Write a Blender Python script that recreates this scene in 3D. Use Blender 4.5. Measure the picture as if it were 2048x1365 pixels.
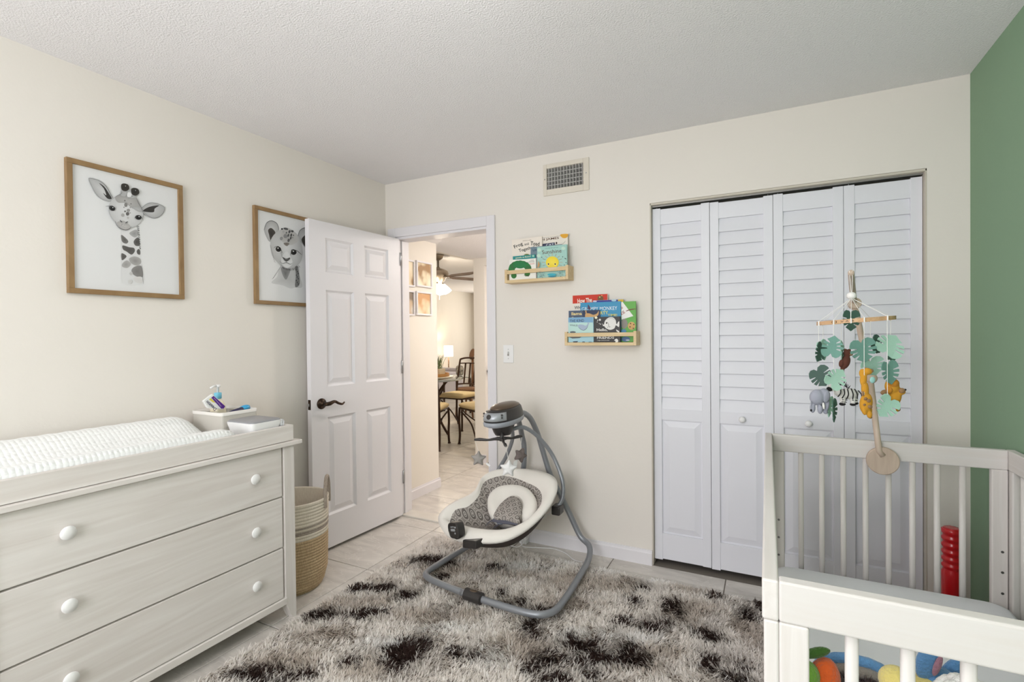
import bpy, bmesh, math, random
import numpy as np
from mathutils import Vector, Matrix, Quaternion
sin, cos, pi, rad = math.sin, math.cos, math.pi, math.radians
random.seed(7); rng = np.random.default_rng(7)
for o in list(bpy.data.objects): bpy.data.objects.remove(o, do_unlink=True)
scene = bpy.context.scene
COL = scene.collection

# ------------------------------------------------------------------ camera
FPX, CAM = 999.7, np.array([2.5098, -2.8777, 1.3150])
def cam_basis(yaw, pitch, roll):
    fw = np.array([sin(yaw)*cos(pitch), cos(yaw)*cos(pitch), sin(pitch)])
    rt = np.array([cos(yaw), -sin(yaw), 0.0]); up = np.cross(rt, fw)
    c, s = cos(roll), sin(roll)
    return np.array([c*rt+s*up, -s*rt+c*up, fw])
RB = cam_basis(rad(-27.078), rad(-0.613), rad(-0.609))
cd = bpy.data.cameras.new('camera'); cam = bpy.data.objects.new('camera', cd); COL.objects.link(cam)
cd.sensor_width = 36; cd.lens = 36*FPX/2048; cd.clip_start = 0.02
M = Matrix.Identity(4)
for i in range(3):
    M[i][0], M[i][1], M[i][2], M[i][3] = RB[0][i], RB[1][i], -RB[2][i], CAM[i]
cam.matrix_world = M
scene.camera = cam
def at(u, v, **k):
    """point where the sight line of photo pixel (u, v) meets the plane x=, y= or z="""
    d = RB.T @ np.array([(u-1024)/FPX, -(v-682.5)/FPX, 1.0])
    (ax, val), = k.items(); i = 'xyz'.index(ax)
    return Vector(CAM + (val-CAM[i])/d[i]*d)

# ------------------------------------------------------------------ world, light, exposure
w = bpy.data.worlds.new('world'); scene.world = w; w.use_nodes = True
w.node_tree.nodes['Background'].inputs[0].default_value = (0.86, 0.93, 1.0, 1)
w.node_tree.nodes['Background'].inputs[1].default_value = 1.0
vs = scene.view_settings
vs.view_transform = 'Standard'; vs.look = 'None'; vs.exposure = 0.30; vs.gamma = 1.0; vs.use_curve_mapping = False
def area(name, loc, target, sx, sy, power, col=(1, 1, 1)):
    l = bpy.data.lights.new(name, 'AREA'); l.shape = 'RECTANGLE'; l.size = sx; l.size_y = sy
    l.energy = power; l.color = col
    o = bpy.data.objects.new(name, l); COL.objects.link(o); o.location = loc
    o.rotation_euler = (Vector(target)-Vector(loc)).to_track_quat('-Z', 'Y').to_euler(); return o
# added area lights: one in the unseen bedroom window, one filling the living room
area('window_fill_light', (1.65, -4.38, 1.45), (2.3, 0, 2.2), 1.9, 1.35, 52, (0.96, 0.965, 1.0))
area('living_room_fill_light', (-2.4, 8.35, 1.5), (-2.4, 0, 1.3), 2.6, 1.6, 45, (1.0, 0.95, 0.86))
def point(name, loc, power, r, col):
    l = bpy.data.lights.new(name, 'POINT'); l.energy = power; l.shadow_soft_size = r; l.color = col
    o = bpy.data.objects.new(name, l); COL.objects.link(o); o.location = loc; return o

# ------------------------------------------------------------------ materials
MATS = {}
def srgb(r, g, b):
    f = lambda c: (c/255/12.92 if c <= 10 else ((c/255+0.055)/1.055)**2.4)
    return (f(r), f(g), f(b), 1)
def mat(name, col, rough=0.5, metal=0.0, bump=None, vary=None, spec=0.5, emit=None, trans=0, coat=0, sheen=0, alpha=None):
    """bump=(noise scale, strength, distance); vary=(scale vector, second colour, amount)"""
    if name in MATS: return MATS[name]
    m = bpy.data.materials.new(name); m.use_nodes = True; nt = m.node_tree; N = nt.nodes; L = nt.links
    b = N['Principled BSDF']; b.inputs['Base Color'].default_value = col
    b.inputs['Roughness'].default_value = rough; b.inputs['Metallic'].default_value = metal
    b.inputs['Specular IOR Level'].default_value = spec
    if coat: b.inputs['Coat Weight'].default_value = coat
    if sheen: b.inputs['Sheen Weight'].default_value = sheen
    if trans: b.inputs['Transmission Weight'].default_value = trans
    if alpha is not None: b.inputs['Alpha'].default_value = alpha
    if emit: b.inputs['Emission Color'].default_value = emit[0]; b.inputs['Emission Strength'].default_value = emit[1]
    tc = N.new('ShaderNodeTexCoord')
    if vary:
        mp = N.new('ShaderNodeMapping'); mp.inputs['Scale'].default_value = vary[0]
        L.new(tc.outputs['Object'], mp.inputs[0])
        nz = N.new('ShaderNodeTexNoise'); nz.inputs['Scale'].default_value = 1; nz.inputs['Detail'].default_value = 5
        nz.inputs['Distortion'].default_value = vary[3] if len(vary) > 3 else 0.4
        L.new(mp.outputs[0], nz.inputs['Vector'])
        cr = N.new('ShaderNodeValToRGB'); cr.color_ramp.elements[0].position = 0.3; cr.color_ramp.elements[1].position = 0.7
        cr.color_ramp.elements[0].color = vary[1]; cr.color_ramp.elements[1].color = col
        L.new(nz.outputs['Fac'], cr.inputs[0])
        mx = N.new('ShaderNodeMix'); mx.data_type = 'RGBA'; mx.inputs[0].default_value = vary[2]; mx.inputs[6].default_value = col
        L.new(cr.outputs[0], mx.inputs[7]); L.new(mx.outputs[2], b.inputs['Base Color'])
    if bump:
        nb = N.new('ShaderNodeTexNoise'); nb.inputs['Scale'].default_value = bump[0]; nb.inputs['Detail'].default_value = 4
        L.new(tc.outputs['Object'], nb.inputs['Vector'])
        bp = N.new('ShaderNodeBump'); bp.inputs['Strength'].default_value = bump[1]; bp.inputs['Distance'].default_value = bump[2]
        L.new(nb.outputs['Fac'], bp.inputs['Height']); L.new(bp.outputs[0], b.inputs['Normal'])
    MATS[name] = m; return m
def yarn_mat(name, attr='Col'):
    m = bpy.data.materials.new(name); m.use_nodes = True; N = m.node_tree.nodes; L = m.node_tree.links
    a = N.new('ShaderNodeAttribute'); a.attribute_name = attr
    d = N.new('ShaderNodeBsdfDiffuse'); t = N.new('ShaderNodeBsdfTranslucent'); mx = N.new('ShaderNodeMixShader'); mx.inputs[0].default_value = .45
    L.new(a.outputs['Color'], d.inputs['Color']); L.new(a.outputs['Color'], t.inputs['Color']); L.new(d.outputs[0], mx.inputs[1]); L.new(t.outputs[0], mx.inputs[2])
    L.new(mx.outputs[0], N['Material Output'].inputs['Surface']); N.remove(N['Principled BSDF']); return m
def attr_mat(name, rough=0.7, attr='Col'):
    if name in MATS: return MATS[name]
    m = bpy.data.materials.new(name); m.use_nodes = True; N = m.node_tree.nodes
    b = N['Principled BSDF']; a = N.new('ShaderNodeAttribute'); a.attribute_name = attr
    m.node_tree.links.new(a.outputs['Color'], b.inputs['Base Color']); b.inputs['Roughness'].default_value = rough
    b.inputs['Specular IOR Level'].default_value = 0.3
    MATS[name] = m; return m

WALL = mat('cream_wall_paint', srgb(233, 227, 219), 0.85, bump=(60, 0.12, 0.004), spec=0.2)
CEIL = mat('popcorn_ceiling', srgb(246, 244, 245), 0.95, bump=(150, 0.55, 0.010), spec=0.1)
GREEN = mat('green_wall_paint', srgb(140, 168, 139), 0.8, bump=(60, 0.12, 0.004), spec=0.2)
HALLW = mat('warm_hall_paint', srgb(236, 230, 220), 0.85, bump=(60, 0.1, 0.004), spec=0.2)
WHITE = mat('white_semigloss_paint', srgb(231, 228, 231), 0.42, bump=(40, 0.03, 0.002))
CLOS = mat('white_closet_paint', srgb(229, 229, 235), 0.45)
DARK = mat('dark_recess', srgb(38, 36, 34), 0.9)
GROUT = mat('floor_grout', srgb(122, 114, 106), 0.95)
METAL = mat('brushed_steel', srgb(180, 180, 182), 0.35, 1.0)
BRONZE = mat('oil_rubbed_bronze', srgb(46, 36, 31), 0.32, 0.8, vary=((60, 60, 60), srgb(95, 72, 52), 0.5))
def wood(name, c1, c2, scale, amt=0.8, rough=0.5): return mat(name, c1, rough, vary=(scale, c2, amt, 1.2), bump=(90, 0.03, 0.001))
DRW = wood('washed_oak_along', srgb(234, 229, 224), srgb(216, 208, 201), (26, 1.6, 30))
DRWV = wood('washed_oak_upright', srgb(232, 227, 222), srgb(216, 208, 201), (30, 30, 2))
CRW = wood('whitewashed_pine_cross', srgb(219, 215, 212), srgb(214, 207, 201), (2, 30, 40))
CRWL = wood('whitewashed_pine_long', srgb(226, 221, 217), srgb(214, 207, 201), (30, 2, 40))
CRWV = wood('whitewashed_pine_upright', srgb(226, 221, 217), srgb(214, 207, 201), (40, 40, 2))
PINE = wood('light_pine', srgb(226, 202, 160), srgb(208, 178, 130), (4, 60, 60))
OAKF = wood('oak_frame', srgb(158, 128, 88), srgb(132, 102, 66), (60, 8, 8))
MOBW = wood('pale_beech', srgb(205, 186, 168), srgb(188, 166, 148), (40, 40, 6))
HOOPW = wood('beech_hoop', srgb(214, 176, 136), srgb(190, 148, 106), (60, 60, 60))
PLASTW = mat('white_plastic', srgb(240, 239, 238), 0.35)
PAPER = mat('print_paper', srgb(226, 226, 226), 0.6)

# floor tile stone: veined grey porcelain, a different offset on every tile
def tile_mat():
    m = bpy.data.materials.new('grey_stone_tile'); m.use_nodes = True; N = m.node_tree.nodes; L = m.node_tree.links
    b = N['Principled BSDF']; b.inputs['Roughness'].default_value = 0.38
    tc = N.new('ShaderNodeTexCoord'); oi = N.new('ShaderNodeObjectInfo')
    ad = N.new('ShaderNodeVectorMath'); ad.operation = 'MULTIPLY_ADD'
    ad.inputs[1].default_value = (1, 1, 1)
    sc = N.new('ShaderNodeVectorMath'); sc.operation = 'SCALE'; sc.inputs['Scale'].default_value = 37
    cx = N.new('ShaderNodeCombineXYZ'); L.new(oi.outputs['Random'], cx.inputs[0]); L.new(oi.outputs['Random'], cx.inputs[1])
    L.new(cx.outputs[0], sc.inputs[0]); L.new(tc.outputs['Object'], ad.inputs[0]); L.new(sc.outputs[0], ad.inputs[2])
    mp = N.new('ShaderNodeMapping'); mp.inputs['Scale'].default_value = (3.2, 9, 3); mp.inputs['Rotation'].default_value = (0, 0, 0.35)
    L.new(ad.outputs[0], mp.inputs[0])
    n1 = N.new('ShaderNodeTexNoise'); n1.inputs['Scale'].default_value = 1.1; n1.inputs['Detail'].default_value = 8; n1.inputs['Distortion'].default_value = 0.9
    n2 = N.new('ShaderNodeTexNoise'); n2.inputs['Scale'].default_value = 0.9; n2.inputs['Detail'].default_value = 3; n2.inputs['Distortion'].default_value = 2.2
    L.new(mp.outputs[0], n1.inputs['Vector']); L.new(mp.outputs[0], n2.inputs['Vector'])
    r1 = N.new('ShaderNodeValToRGB'); e = r1.color_ramp.elements
    e[0].position = 0.3; e[0].color = srgb(190, 184, 177); e[1].position = 0.72; e[1].color = srgb(222, 216, 208)
    L.new(n1.outputs['Fac'], r1.inputs[0])
    r2 = N.new('ShaderNodeValToRGB'); e = r2.color_ramp.elements
    e[0].position = 0.485; e[0].color = (0, 0, 0, 1); e[1].position = 0.515; e[1].color = (0, 0, 0, 1)
    x = r2.color_ramp.elements.new(0.5); x.color = (0.5, 0.5, 0.5, 1)
    L.new(n2.outputs['Fac'], r2.inputs[0])
    mx = N.new('ShaderNodeMix'); mx.data_type = 'RGBA'; mx.inputs[7].default_value = srgb(238, 233, 227)
    L.new(r2.outputs[0], mx.inputs[0]); L.new(r1.outputs[0], mx.inputs[6]); L.new(mx.outputs[2], b.inputs['Base Color'])
    return m
TILE = tile_mat()

# ------------------------------------------------------------------ mesh helpers
class MB:
    """collects shapes (world coordinates) and links them as ONE mesh object"""
    def __init__(s): s.v = []; s.f = []; s.mi = []; s.cur = 0
    def add(s, vs_, fs):
        n = len(s.v); s.v += [tuple(p) for p in vs_]; s.f += [tuple(i+n for i in f) for f in fs]; s.mi += [s.cur]*len(fs); return s
    def box(s, a, b):
        x0, y0, z0 = [min(p, q) for p, q in zip(a, b)]; x1, y1, z1 = [max(p, q) for p, q in zip(a, b)]
        return s.add([(x0,y0,z0),(x1,y0,z0),(x1,y1,z0),(x0,y1,z0),(x0,y0,z1),(x1,y0,z1),(x1,y1,z1),(x0,y1,z1)],
                     [(0,3,2,1),(4,5,6,7),(0,1,5,4),(1,2,6,5),(2,3,7,6),(3,0,4,7)])
    def rings(s, rs, cap0=True, cap1=True, closed=False):
        n = len(rs[0]); vs_ = [p for r in rs for p in r]; fs = []
        m = len(rs)
        for i in range(m if closed else m-1):
            j = (i+1) % m
            for k in range(n): fs.append((i*n+k, i*n+(k+1) % n, j*n+(k+1) % n, j*n+k))
        if not closed:
            if cap0: fs.append(tuple(reversed(range(n))))
            if cap1: fs.append(tuple(range((m-1)*n, m*n)))
        return s.add(vs_, fs)
    def tube(s, pts, r, n=10, closed=False, caps=True, sub=0):
        pts = [Vector(p) for p in pts]; rs = r if isinstance(r, (list, tuple)) else [r]*len(pts)
        if sub:
            P = spline(pts, sub, closed); t = np.linspace(0, len(rs)-(0 if closed else 1), len(P), endpoint=not closed)
            rr = list(rs)+([rs[0]] if closed else []); rs = list(np.interp(t, range(len(rr)), rr)); pts = P
        rings = []; up = None; m = len(pts)
        for i, p in enumerate(pts):
            a = pts[i-1] if (i > 0 or closed) else p; b = pts[(i+1) % m] if (i < m-1 or closed) else p
            d = (b-a).normalized()
            if up is None:
                up = d.orthogonal().normalized()
            else:
                up = (up - d*up.dot(d)); up = up.normalized() if up.length > 1e-6 else d.orthogonal().normalized()
            sd = d.cross(up)
            rings.append([p+(up*cos(2*pi*k/n)+sd*sin(2*pi*k/n))*rs[i] for k in range(n)])
        return s.rings(rings, caps, caps, closed)
    def lathe(s, prof, c=(0, 0, 0), n=24, axis=None, caps=True):
        """prof=[(radius, height)]; axis: direction of height"""
        q = Vector((0, 0, 1)).rotation_difference(Vector(axis)) if axis is not None else Quaternion()
        c = Vector(c)
        return s.rings([[c + q @ Vector((r*cos(2*pi*k/n), r*sin(2*pi*k/n), z)) for k in range(n)] for r, z in prof], caps, caps)
    def ball(s, c, rx, ry=None, rz=None, n=14, m=9, rot=None):
        ry = rx if ry is None else ry; rz = rx if rz is None else rz; c = Vector(c)
        q = rot if rot is not None else Quaternion()
        rs = []
        for i in range(m+1):
            a = -pi/2+pi*i/m; a = max(-pi/2+0.02, min(pi/2-0.02, a))
            rs.append([c + q @ Vector((rx*cos(a)*cos(2*pi*k/n), ry*cos(a)*sin(2*pi*k/n), rz*sin(a))) for k in range(n)])
        return s.rings(rs)
    def prism(s, pts, d):
        """closed outline of points swept by vector d"""
        d = Vector(d); n = len(pts); pts = [Vector(p) for p in pts]
        return s.add(pts+[p+d for p in pts], [tuple(reversed(range(n))), tuple(range(n, 2*n))]+[(k, (k+1) % n, n+(k+1) % n, n+k) for k in range(n)])
    def grid(s, P):
        m, n = len(P), len(P[0])
        return s.add([p for r in P for p in r], [(i*n+k, i*n+k+1, (i+1)*n+k+1, (i+1)*n+k) for i in range(m-1) for k in range(n-1)])
    def build(s, name, m, parent=None, smooth=False, bevel=0, seg=2, local=False, fix=True):
        me = bpy.data.meshes.new(name)
        org = Vector((0, 0, 0))
        if parent is not None and not local:
            r = parent
            while r.parent: r = r.parent
            org = Vector(r.location)
        me.from_pydata([tuple(Vector(p)-org) for p in s.v], [], s.f); me.validate()
        for x in (m if isinstance(m, (list, tuple)) else [m]): me.materials.append(x)
        if any(s.mi) and len(s.mi) == len(me.polygons): me.polygons.foreach_set('material_index', s.mi)
        if fix:
            bm = bmesh.new(); bm.from_mesh(me); bmesh.ops.recalc_face_normals(bm, faces=bm.faces); bm.to_mesh(me); bm.free()
        if smooth: me.polygons.foreach_set('use_smooth', [True]*len(me.polygons))
        o = bpy.data.objects.new(name, me); COL.objects.link(o)
        if parent is not None: o.parent = parent
        if bevel:
            b = o.modifiers.new('bevel', 'BEVEL'); b.width = bevel; b.segments = seg; b.limit_method = 'ANGLE'; b.angle_limit = rad(40)
        if smooth == 'auto':
            sharp_by_angle(me)
        return o
def sharp_by_angle(me, a=40):
    bm = bmesh.new(); bm.from_mesh(me)
    for e in bm.edges: e.smooth = not (len(e.link_faces) == 2 and e.calc_face_angle(0) > rad(a))
    bm.to_mesh(me); bm.free()
def spline(pts, sub=6, closed=False):
    pts = [Vector(p) for p in pts]; n = len(pts); out = []
    for i in range(n if closed else n-1):
        if closed: p0, p1, p2, p3 = pts[i-1], pts[i], pts[(i+1) % n], pts[(i+2) % n]
        else: p0, p1, p2, p3 = pts[max(i-1, 0)], pts[i], pts[i+1], pts[min(i+2, n-1)]
        for k in range(sub):
            t = k/sub
            out.append(0.5*((2*p1)+(p2-p0)*t+(2*p0-5*p1+4*p2-p3)*t*t+(3*p1-p0-3*p2+p3)*t**3))
    if not closed: out.append(pts[-1])
    return out
def tag(o, label, cat, group=None):
    o['label'] = label; o['category'] = cat
    if group: o['group'] = group
    return o
def thing(name, label, cat, loc=(0, 0, 0), group=None, rotz=0):
    o = bpy.data.objects.new(name, None); COL.objects.link(o); o.location = loc; o.rotation_euler = (0, 0, rotz)
    o.empty_display_size = 0.05
    return tag(o, label, cat, group)
def struct(o): o['kind'] = 'structure'; return o
def box(a, b): return MB().box(a, b)
def voxel(o, size, smooth_it=4):
    r = o.modifiers.new('remesh', 'REMESH'); r.mode = 'VOXEL'; r.voxel_size = size; r.use_smooth_shade = True
    k = o.modifiers.new('smooth', 'SMOOTH'); k.iterations = smooth_it; k.factor = 0.5
    return o
def copy_tree(o, parent=None):
    c = o.copy(); COL.objects.link(c); c.parent = parent
    for ch in list(o.children): copy_tree(ch, c)
    return c
def wobble(o, amp, scale, seed=0):
    """soft irregularity on a mesh"""
    from mathutils import noise
    for v in o.data.vertices:
        v.co += noise.noise_vector(v.co*scale+Vector((seed, 0, 0)))*amp

# flat printing: shapes laid on a plane, in photo-pixel coordinates carried onto that plane
class Art:
    def __init__(s, P, step=0.00025, n0=1): s.P = P; s.v = []; s.f = []; s.c = []; s.l = n0; s.step = step
    def _put(s, pts, faces, cols):
        n = len(s.v); s.v += [s.P(u, v, s.l*s.step) for u, v in pts]; s.c += cols; s.f += [tuple(i+n for i in f) for f in faces]; s.l += 1
    def poly(s, pts, c, smooth=0, ctr=None):
        if smooth: pts = [(p.x, p.y) for p in spline([(a, b, 0) for a, b in pts], smooth, True)]
        n = len(pts)
        if ctr is not None:
            cx = sum(p[0] for p in pts)/n; cy = sum(p[1] for p in pts)/n
            s._put(list(pts)+[(cx, cy)], [(k, (k+1) % n, n) for k in range(n)], [c]*n+[ctr])
        else: s._put(pts, [tuple(range(n))], [c]*n)
        return s
    def ell(s, cx, cy, rx, ry, c, rot=0, ctr=None, n=20):
        a = rad(rot)
        return s.poly([(cx+rx*cos(t)*cos(a)-ry*sin(t)*sin(a), cy+rx*cos(t)*sin(a)+ry*sin(t)*cos(a)) for t in [2*pi*k/n for k in range(n)]], c, 0, ctr)
    def line(s, pts, wd, c, sub=5):
        P = [(p.x, p.y) for p in spline([(a, b, 0) for a, b in pts], sub)] if sub and len(pts) > 2 else list(pts)
        q = []; L = len(P)
        for i, (x, y) in enumerate(P):
            a = P[max(i-1, 0)]; b = P[min(i+1, L-1)]; dx, dy = b[0]-a[0], b[1]-a[1]; d = math.hypot(dx, dy) or 1
            h = wd/2*(0.45+0.55*sin(pi*min(max(i/(L-1), 0.1), 0.9)))
            q += [(x-dy/d*h, y+dx/d*h), (x+dy/d*h, y-dx/d*h)]
        s._put(q, [(2*i, 2*i+1, 2*i+3, 2*i+2) for i in range(L-1)], [c]*len(q)); return s
    def text(s, body, p0, p1, h, c, bold=0.0):
        """text box: bottom-left p0, bottom-right p1, height h (pixels)"""
        cu = bpy.data.curves.new('lettering', 'FONT'); cu.body = body; cu.resolution_u = 3; cu.offset = bold
        o = bpy.data.objects.new('lettering', cu); COL.objects.link(o)
        dg = bpy.context.evaluated_depsgraph_get(); ev = o.evaluated_get(dg); me = ev.to_mesh()
        V = [(v.co.x, v.co.y) for v in me.vertices]; F = [tuple(p.vertices) for p in me.polygons]
        ev.to_mesh_clear(); bpy.data.objects.remove(o); bpy.data.curves.remove(cu)
        if not V: return s
        x0, x1 = min(v[0] for v in V), max(v[0] for v in V); y0, y1 = min(v[1] for v in V), max(v[1] for v in V)
        dx, dy = p1[0]-p0[0], p1[1]-p0[1]; d = math.hypot(dx, dy); ux, uy = dy/d*h, -dx/d*h
        pts = []
        for x, y in V:
            a, b = (x-x0)/(x1-x0), (y-y0)/(y1-y0); pts.append((p0[0]+dx*a+ux*b, p0[1]+dy*a+uy*b))
        s._put(pts, F, [c]*len(pts)); return s
    def build(s, name, parent, rough=0.6):
        org = Vector(parent.location)
        r = parent
        while r.parent: r = r.parent
        org = Vector(r.location)
        me = bpy.data.meshes.new(name); me.from_pydata([tuple(Vector(p)-org) for p in s.v], [], s.f)
        ca = me.color_attributes.new('Col', 'FLOAT_COLOR', 'POINT'); ca.data.foreach_set('color', [x for c in s.c for x in c])
        me.materials.append(attr_mat('printed_ink_%d' % int(rough*100), rough))
        o = bpy.data.objects.new(name, me); COL.objects.link(o); o.parent = parent; return o
def crop(u0, v0, k): return lambda x, y: (u0+x/k, v0+y/k)

# ------------------------------------------------------------------ room shell
H, W, YF = 2.44, 3.305, -4.40        # ceiling, room width, wall behind the camera
HZ = 2.12                            # dropped ceiling of the hall
def structbox(name, boxes, m, parent=None, bevel=0):
    mb = MB()
    for a, b in boxes: mb.box(a, b)
    o = mb.build(name, m, parent, bevel=bevel)
    if parent is None: struct(o)
    return o
floor = structbox('floor', [((-4.52, YF-.12, -.12), (W+.12, 8.62, -.004))], GROUT)
# porcelain tiles, one object each, clipped to the rooms
TX, TY, PX, PY, JT = 0.485, -0.132, 0.607, 0.617, 0.005
tile_cache = {}
def lay_tiles(x0, x1, y0, y1):
    i0 = math.floor((x0-TX)/PX)-1; j0 = math.floor((y0-TY)/PY)-1
    for i in range(i0, i0+int((x1-x0)/PX)+4):
        for j in range(j0, j0+int((y1-y0)/PY)+4):
            a0, a1 = max(TX+i*PX+JT/2, x0), min(TX+(i+1)*PX-JT/2, x1); b0, b1 = max(TY+j*PY+JT/2, y0), min(TY+(j+1)*PY-JT/2, y1)
            if a1-a0 < .02 or b1-b0 < .02: continue
            key = (round(a1-a0, 3), round(b1-b0, 3))
            if key not in tile_cache:
                hx, hy = (a1-a0)/2, (b1-b0)/2; c = .0015
                m = MB().rings([[(sx*hx, sy*hy, -.008) for sx, sy in ((-1,-1),(1,-1),(1,1),(-1,1))], [(sx*hx, sy*hy, -c) for sx, sy in ((-1,-1),(1,-1),(1,1),(-1,1))],
                                [(sx*(hx-c), sy*(hy-c), 0) for sx, sy in ((-1,-1),(1,-1),(1,1),(-1,1))]])
                o = m.build('tile', TILE, floor); tile_cache[key] = o.data
            else:
                o = bpy.data.objects.new('tile', tile_cache[key]); COL.objects.link(o); o.parent = floor
            o.location = ((a0+a1)/2, (b0+b1)/2, 0)
lay_tiles(0, W, YF, 0)
lay_tiles(-.05, 1.85, .12, 1.58)
lay_tiles(-3.6, -.05, .70, 1.58)
lay_tiles(-4.4, -.215, 1.58, 6.0)

ceiling = structbox('ceiling', [((-.12, YF-.12, H), (W+.12, .12, H+.1))], CEIL)
DX0, DX1, DZ = .103, .872, 2.035     # doorway
CX0, CX1, CZ = 1.921, 3.155, 2.054   # closet opening
VX0, VX1, VZ0, VZ1 = 1.295, 1.532, 2.218, 2.347
T = .12
structbox('wall_back', [((-.12, 0, 0), (DX0, T, H)), ((DX0, 0, DZ), (DX1, T, H)), ((DX1, 0, 0), (VX0, T, H)),
    ((VX0, 0, 0), (VX1, T, VZ0)), ((VX0, 0, VZ1), (VX1, T, H)), ((VX1, 0, 0), (CX0, T, H)), ((CX0, 0, CZ), (CX1, T, H)), ((CX1, 0, 0), (W+.12, T, H))], WALL)
structbox('wall_left', [((-.12, YF-.12, 0), (0, 0, H))], WALL)
structbox('wall_right', [((W, YF-.12, 0), (W+.12, 0, H))], GREEN)
WX0, WX1, WZ0, WZ1 = .55, 2.55, .75, 2.13
structbox('wall_front', [((0, YF-.12, 0), (WX0, YF, H)), ((WX1, YF-.12, 0), (W, YF, H)), ((WX0, YF-.12, 0), (WX1, YF, WZ0)), ((WX0, YF-.12, WZ1), (WX1, YF, H))], WALL)
win = struct(bpy.data.objects.new('unseen_window_1', None)); COL.objects.link(win); win.location = (1.55, YF, WZ0)  # unseen window, put in as the opening for the fill light
box((WX0, YF-.09, WZ0), (WX1, YF-.04, WZ0+.05)).box((WX0, YF-.09, WZ1-.05), (WX1, YF-.04, WZ1)).box((WX0, YF-.09, WZ0), (WX0+.05, YF-.04, WZ1)).box((WX1-.05, YF-.09, WZ0), (WX1, YF-.04, WZ1)).box((1.525, YF-.09, WZ0), (1.575, YF-.04, WZ1)).build('window_frame', WHITE, win)
box((WX0-.05, YF-.1, WZ0-.03), (WX1+.05, YF+.05, WZ0)).build('window_sill', WHITE, win, bevel=.004)
# closet interior behind the bifold doors
structbox('wall_closet', [((CX0-.08, .72, 0), (W+.12, .78, H)), ((CX0-.10, T, 0), (CX0-.06, .72, H)), ((W, T, 0), (W+.12, .72, H)), ((CX0-.06, T, H-.02), (W, .72, H+.1))], WALL)
# duct behind the air vent
structbox('wall_duct', [((VX0-.02, .24, VZ0-.02), (VX1+.02, .26, VZ1+.02)), ((VX0-.02, T, VZ0-.03), (VX1+.02, .26, VZ0-.01)), ((VX0-.02, T, VZ1+.01), (VX1+.02, .26, VZ1+.03)), ((VX0-.03, T, VZ0-.03), (VX0-.01, .26, VZ1+.03)), ((VX1+.01, T, VZ0-.03), (VX1+.03, .26, VZ1+.03))], DARK)
# hall and dining area beyond the doorway
COLX = -.212
structbox('wall_hall_left', [((-.17, T, 0), (-.05, .70, HZ))], HALLW)
structbox('wall_dining_near', [((-4.52, 0, 0), (-.12, .12, H)), ((-4.52, .12, HZ), (-4.4, .70, H))], HALLW)
structbox('wall_hall_far', [((COLX, 1.58, 0), (COLX+.13, 1.70, H)), ((COLX+.13, 1.58, 2.04), (.62, 1.70, HZ)), ((.62, 1.58, 0), (1.95, 1.70, HZ))], HALLW)
structbox('wall_dining_right', [((COLX, 1.70, 0), (COLX+.10, 8.5, H))], HALLW)
structbox('wall_hall_end', [((1.81, T, 0), (1.85, 1.58, HZ))], HALLW)
structbox('wall_living_left', [((-4.52, .12, 0), (-4.4, 8.5, H))], HALLW)
structbox('wall_living_far', [((-4.52, 8.5, 0), (COLX+.1, 8.62, H))], HALLW)
structbox('ceiling_hall', [((COLX-.06, T, HZ), (1.95, 1.75, HZ+.06))], CEIL)
structbox('wall_soffit', [((COLX-.09, T, HZ), (COLX-.06, 1.58, H))], HALLW)
structbox('ceiling_dining', [((-4.52, 0, H), (COLX+.1, 8.62, H+.1))], CEIL)
d9 = struct(bpy.data.objects.new('door_6', None)); COL.objects.link(d9); d9.location = (.27, 1.66, 0)
box((COLX+.13, 1.665, .01), (.62, 1.70, 2.04)).build('door_leaf', WHITE, d9, bevel=.003)
MB().lathe([(.026, 0), (.026, .008), (.01, .012), (.01, .04), (.026, .05), (.028, .065), (.018, .075)], (-.045, 1.665, .95), 16, (0, -1, 0)).build('door_knob', BRONZE, d9, True)

# baseboards
def baseboard(name, a, b, h=.085, t=.013, out=(0, -1)):
    """profiled skirting from a to b, OUT = the side that faces the room"""
    a, b = Vector(a), Vector(b); o = Vector((out[0], out[1], 0))
    prof = [(0, 0), (t, 0), (t, h*.78), (t*.6, h*.86), (t*.45, h), (0, h)]
    m = MB().rings([[p+o*q+Vector((0, 0, z)) for q, z in prof] for p in (a, b)])
    return struct(m.build(name, WHITE))
baseboard('baseboard_back', (.925, 0, 0), (CX0, 0, 0))
baseboard('baseboard_back_right', (CX1, 0, 0), (W, 0, 0))
baseboard('baseboard_left', (0, YF, 0), (0, 0, 0), out=(1, 0))
baseboard('baseboard_right', (W, YF, 0), (W, 0, 0), out=(-1, 0))
baseboard('baseboard_hall_left', (-.05, T, 0), (-.05, .713, 0), out=(1, 0))
baseboard('baseboard_hall_end', (-.17, .70, 0), (-.05, .70, 0), out=(0, 1))
baseboard('baseboard_hall_far', (COLX, 1.58, 0), (COLX+.13, 1.58, 0))
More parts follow.
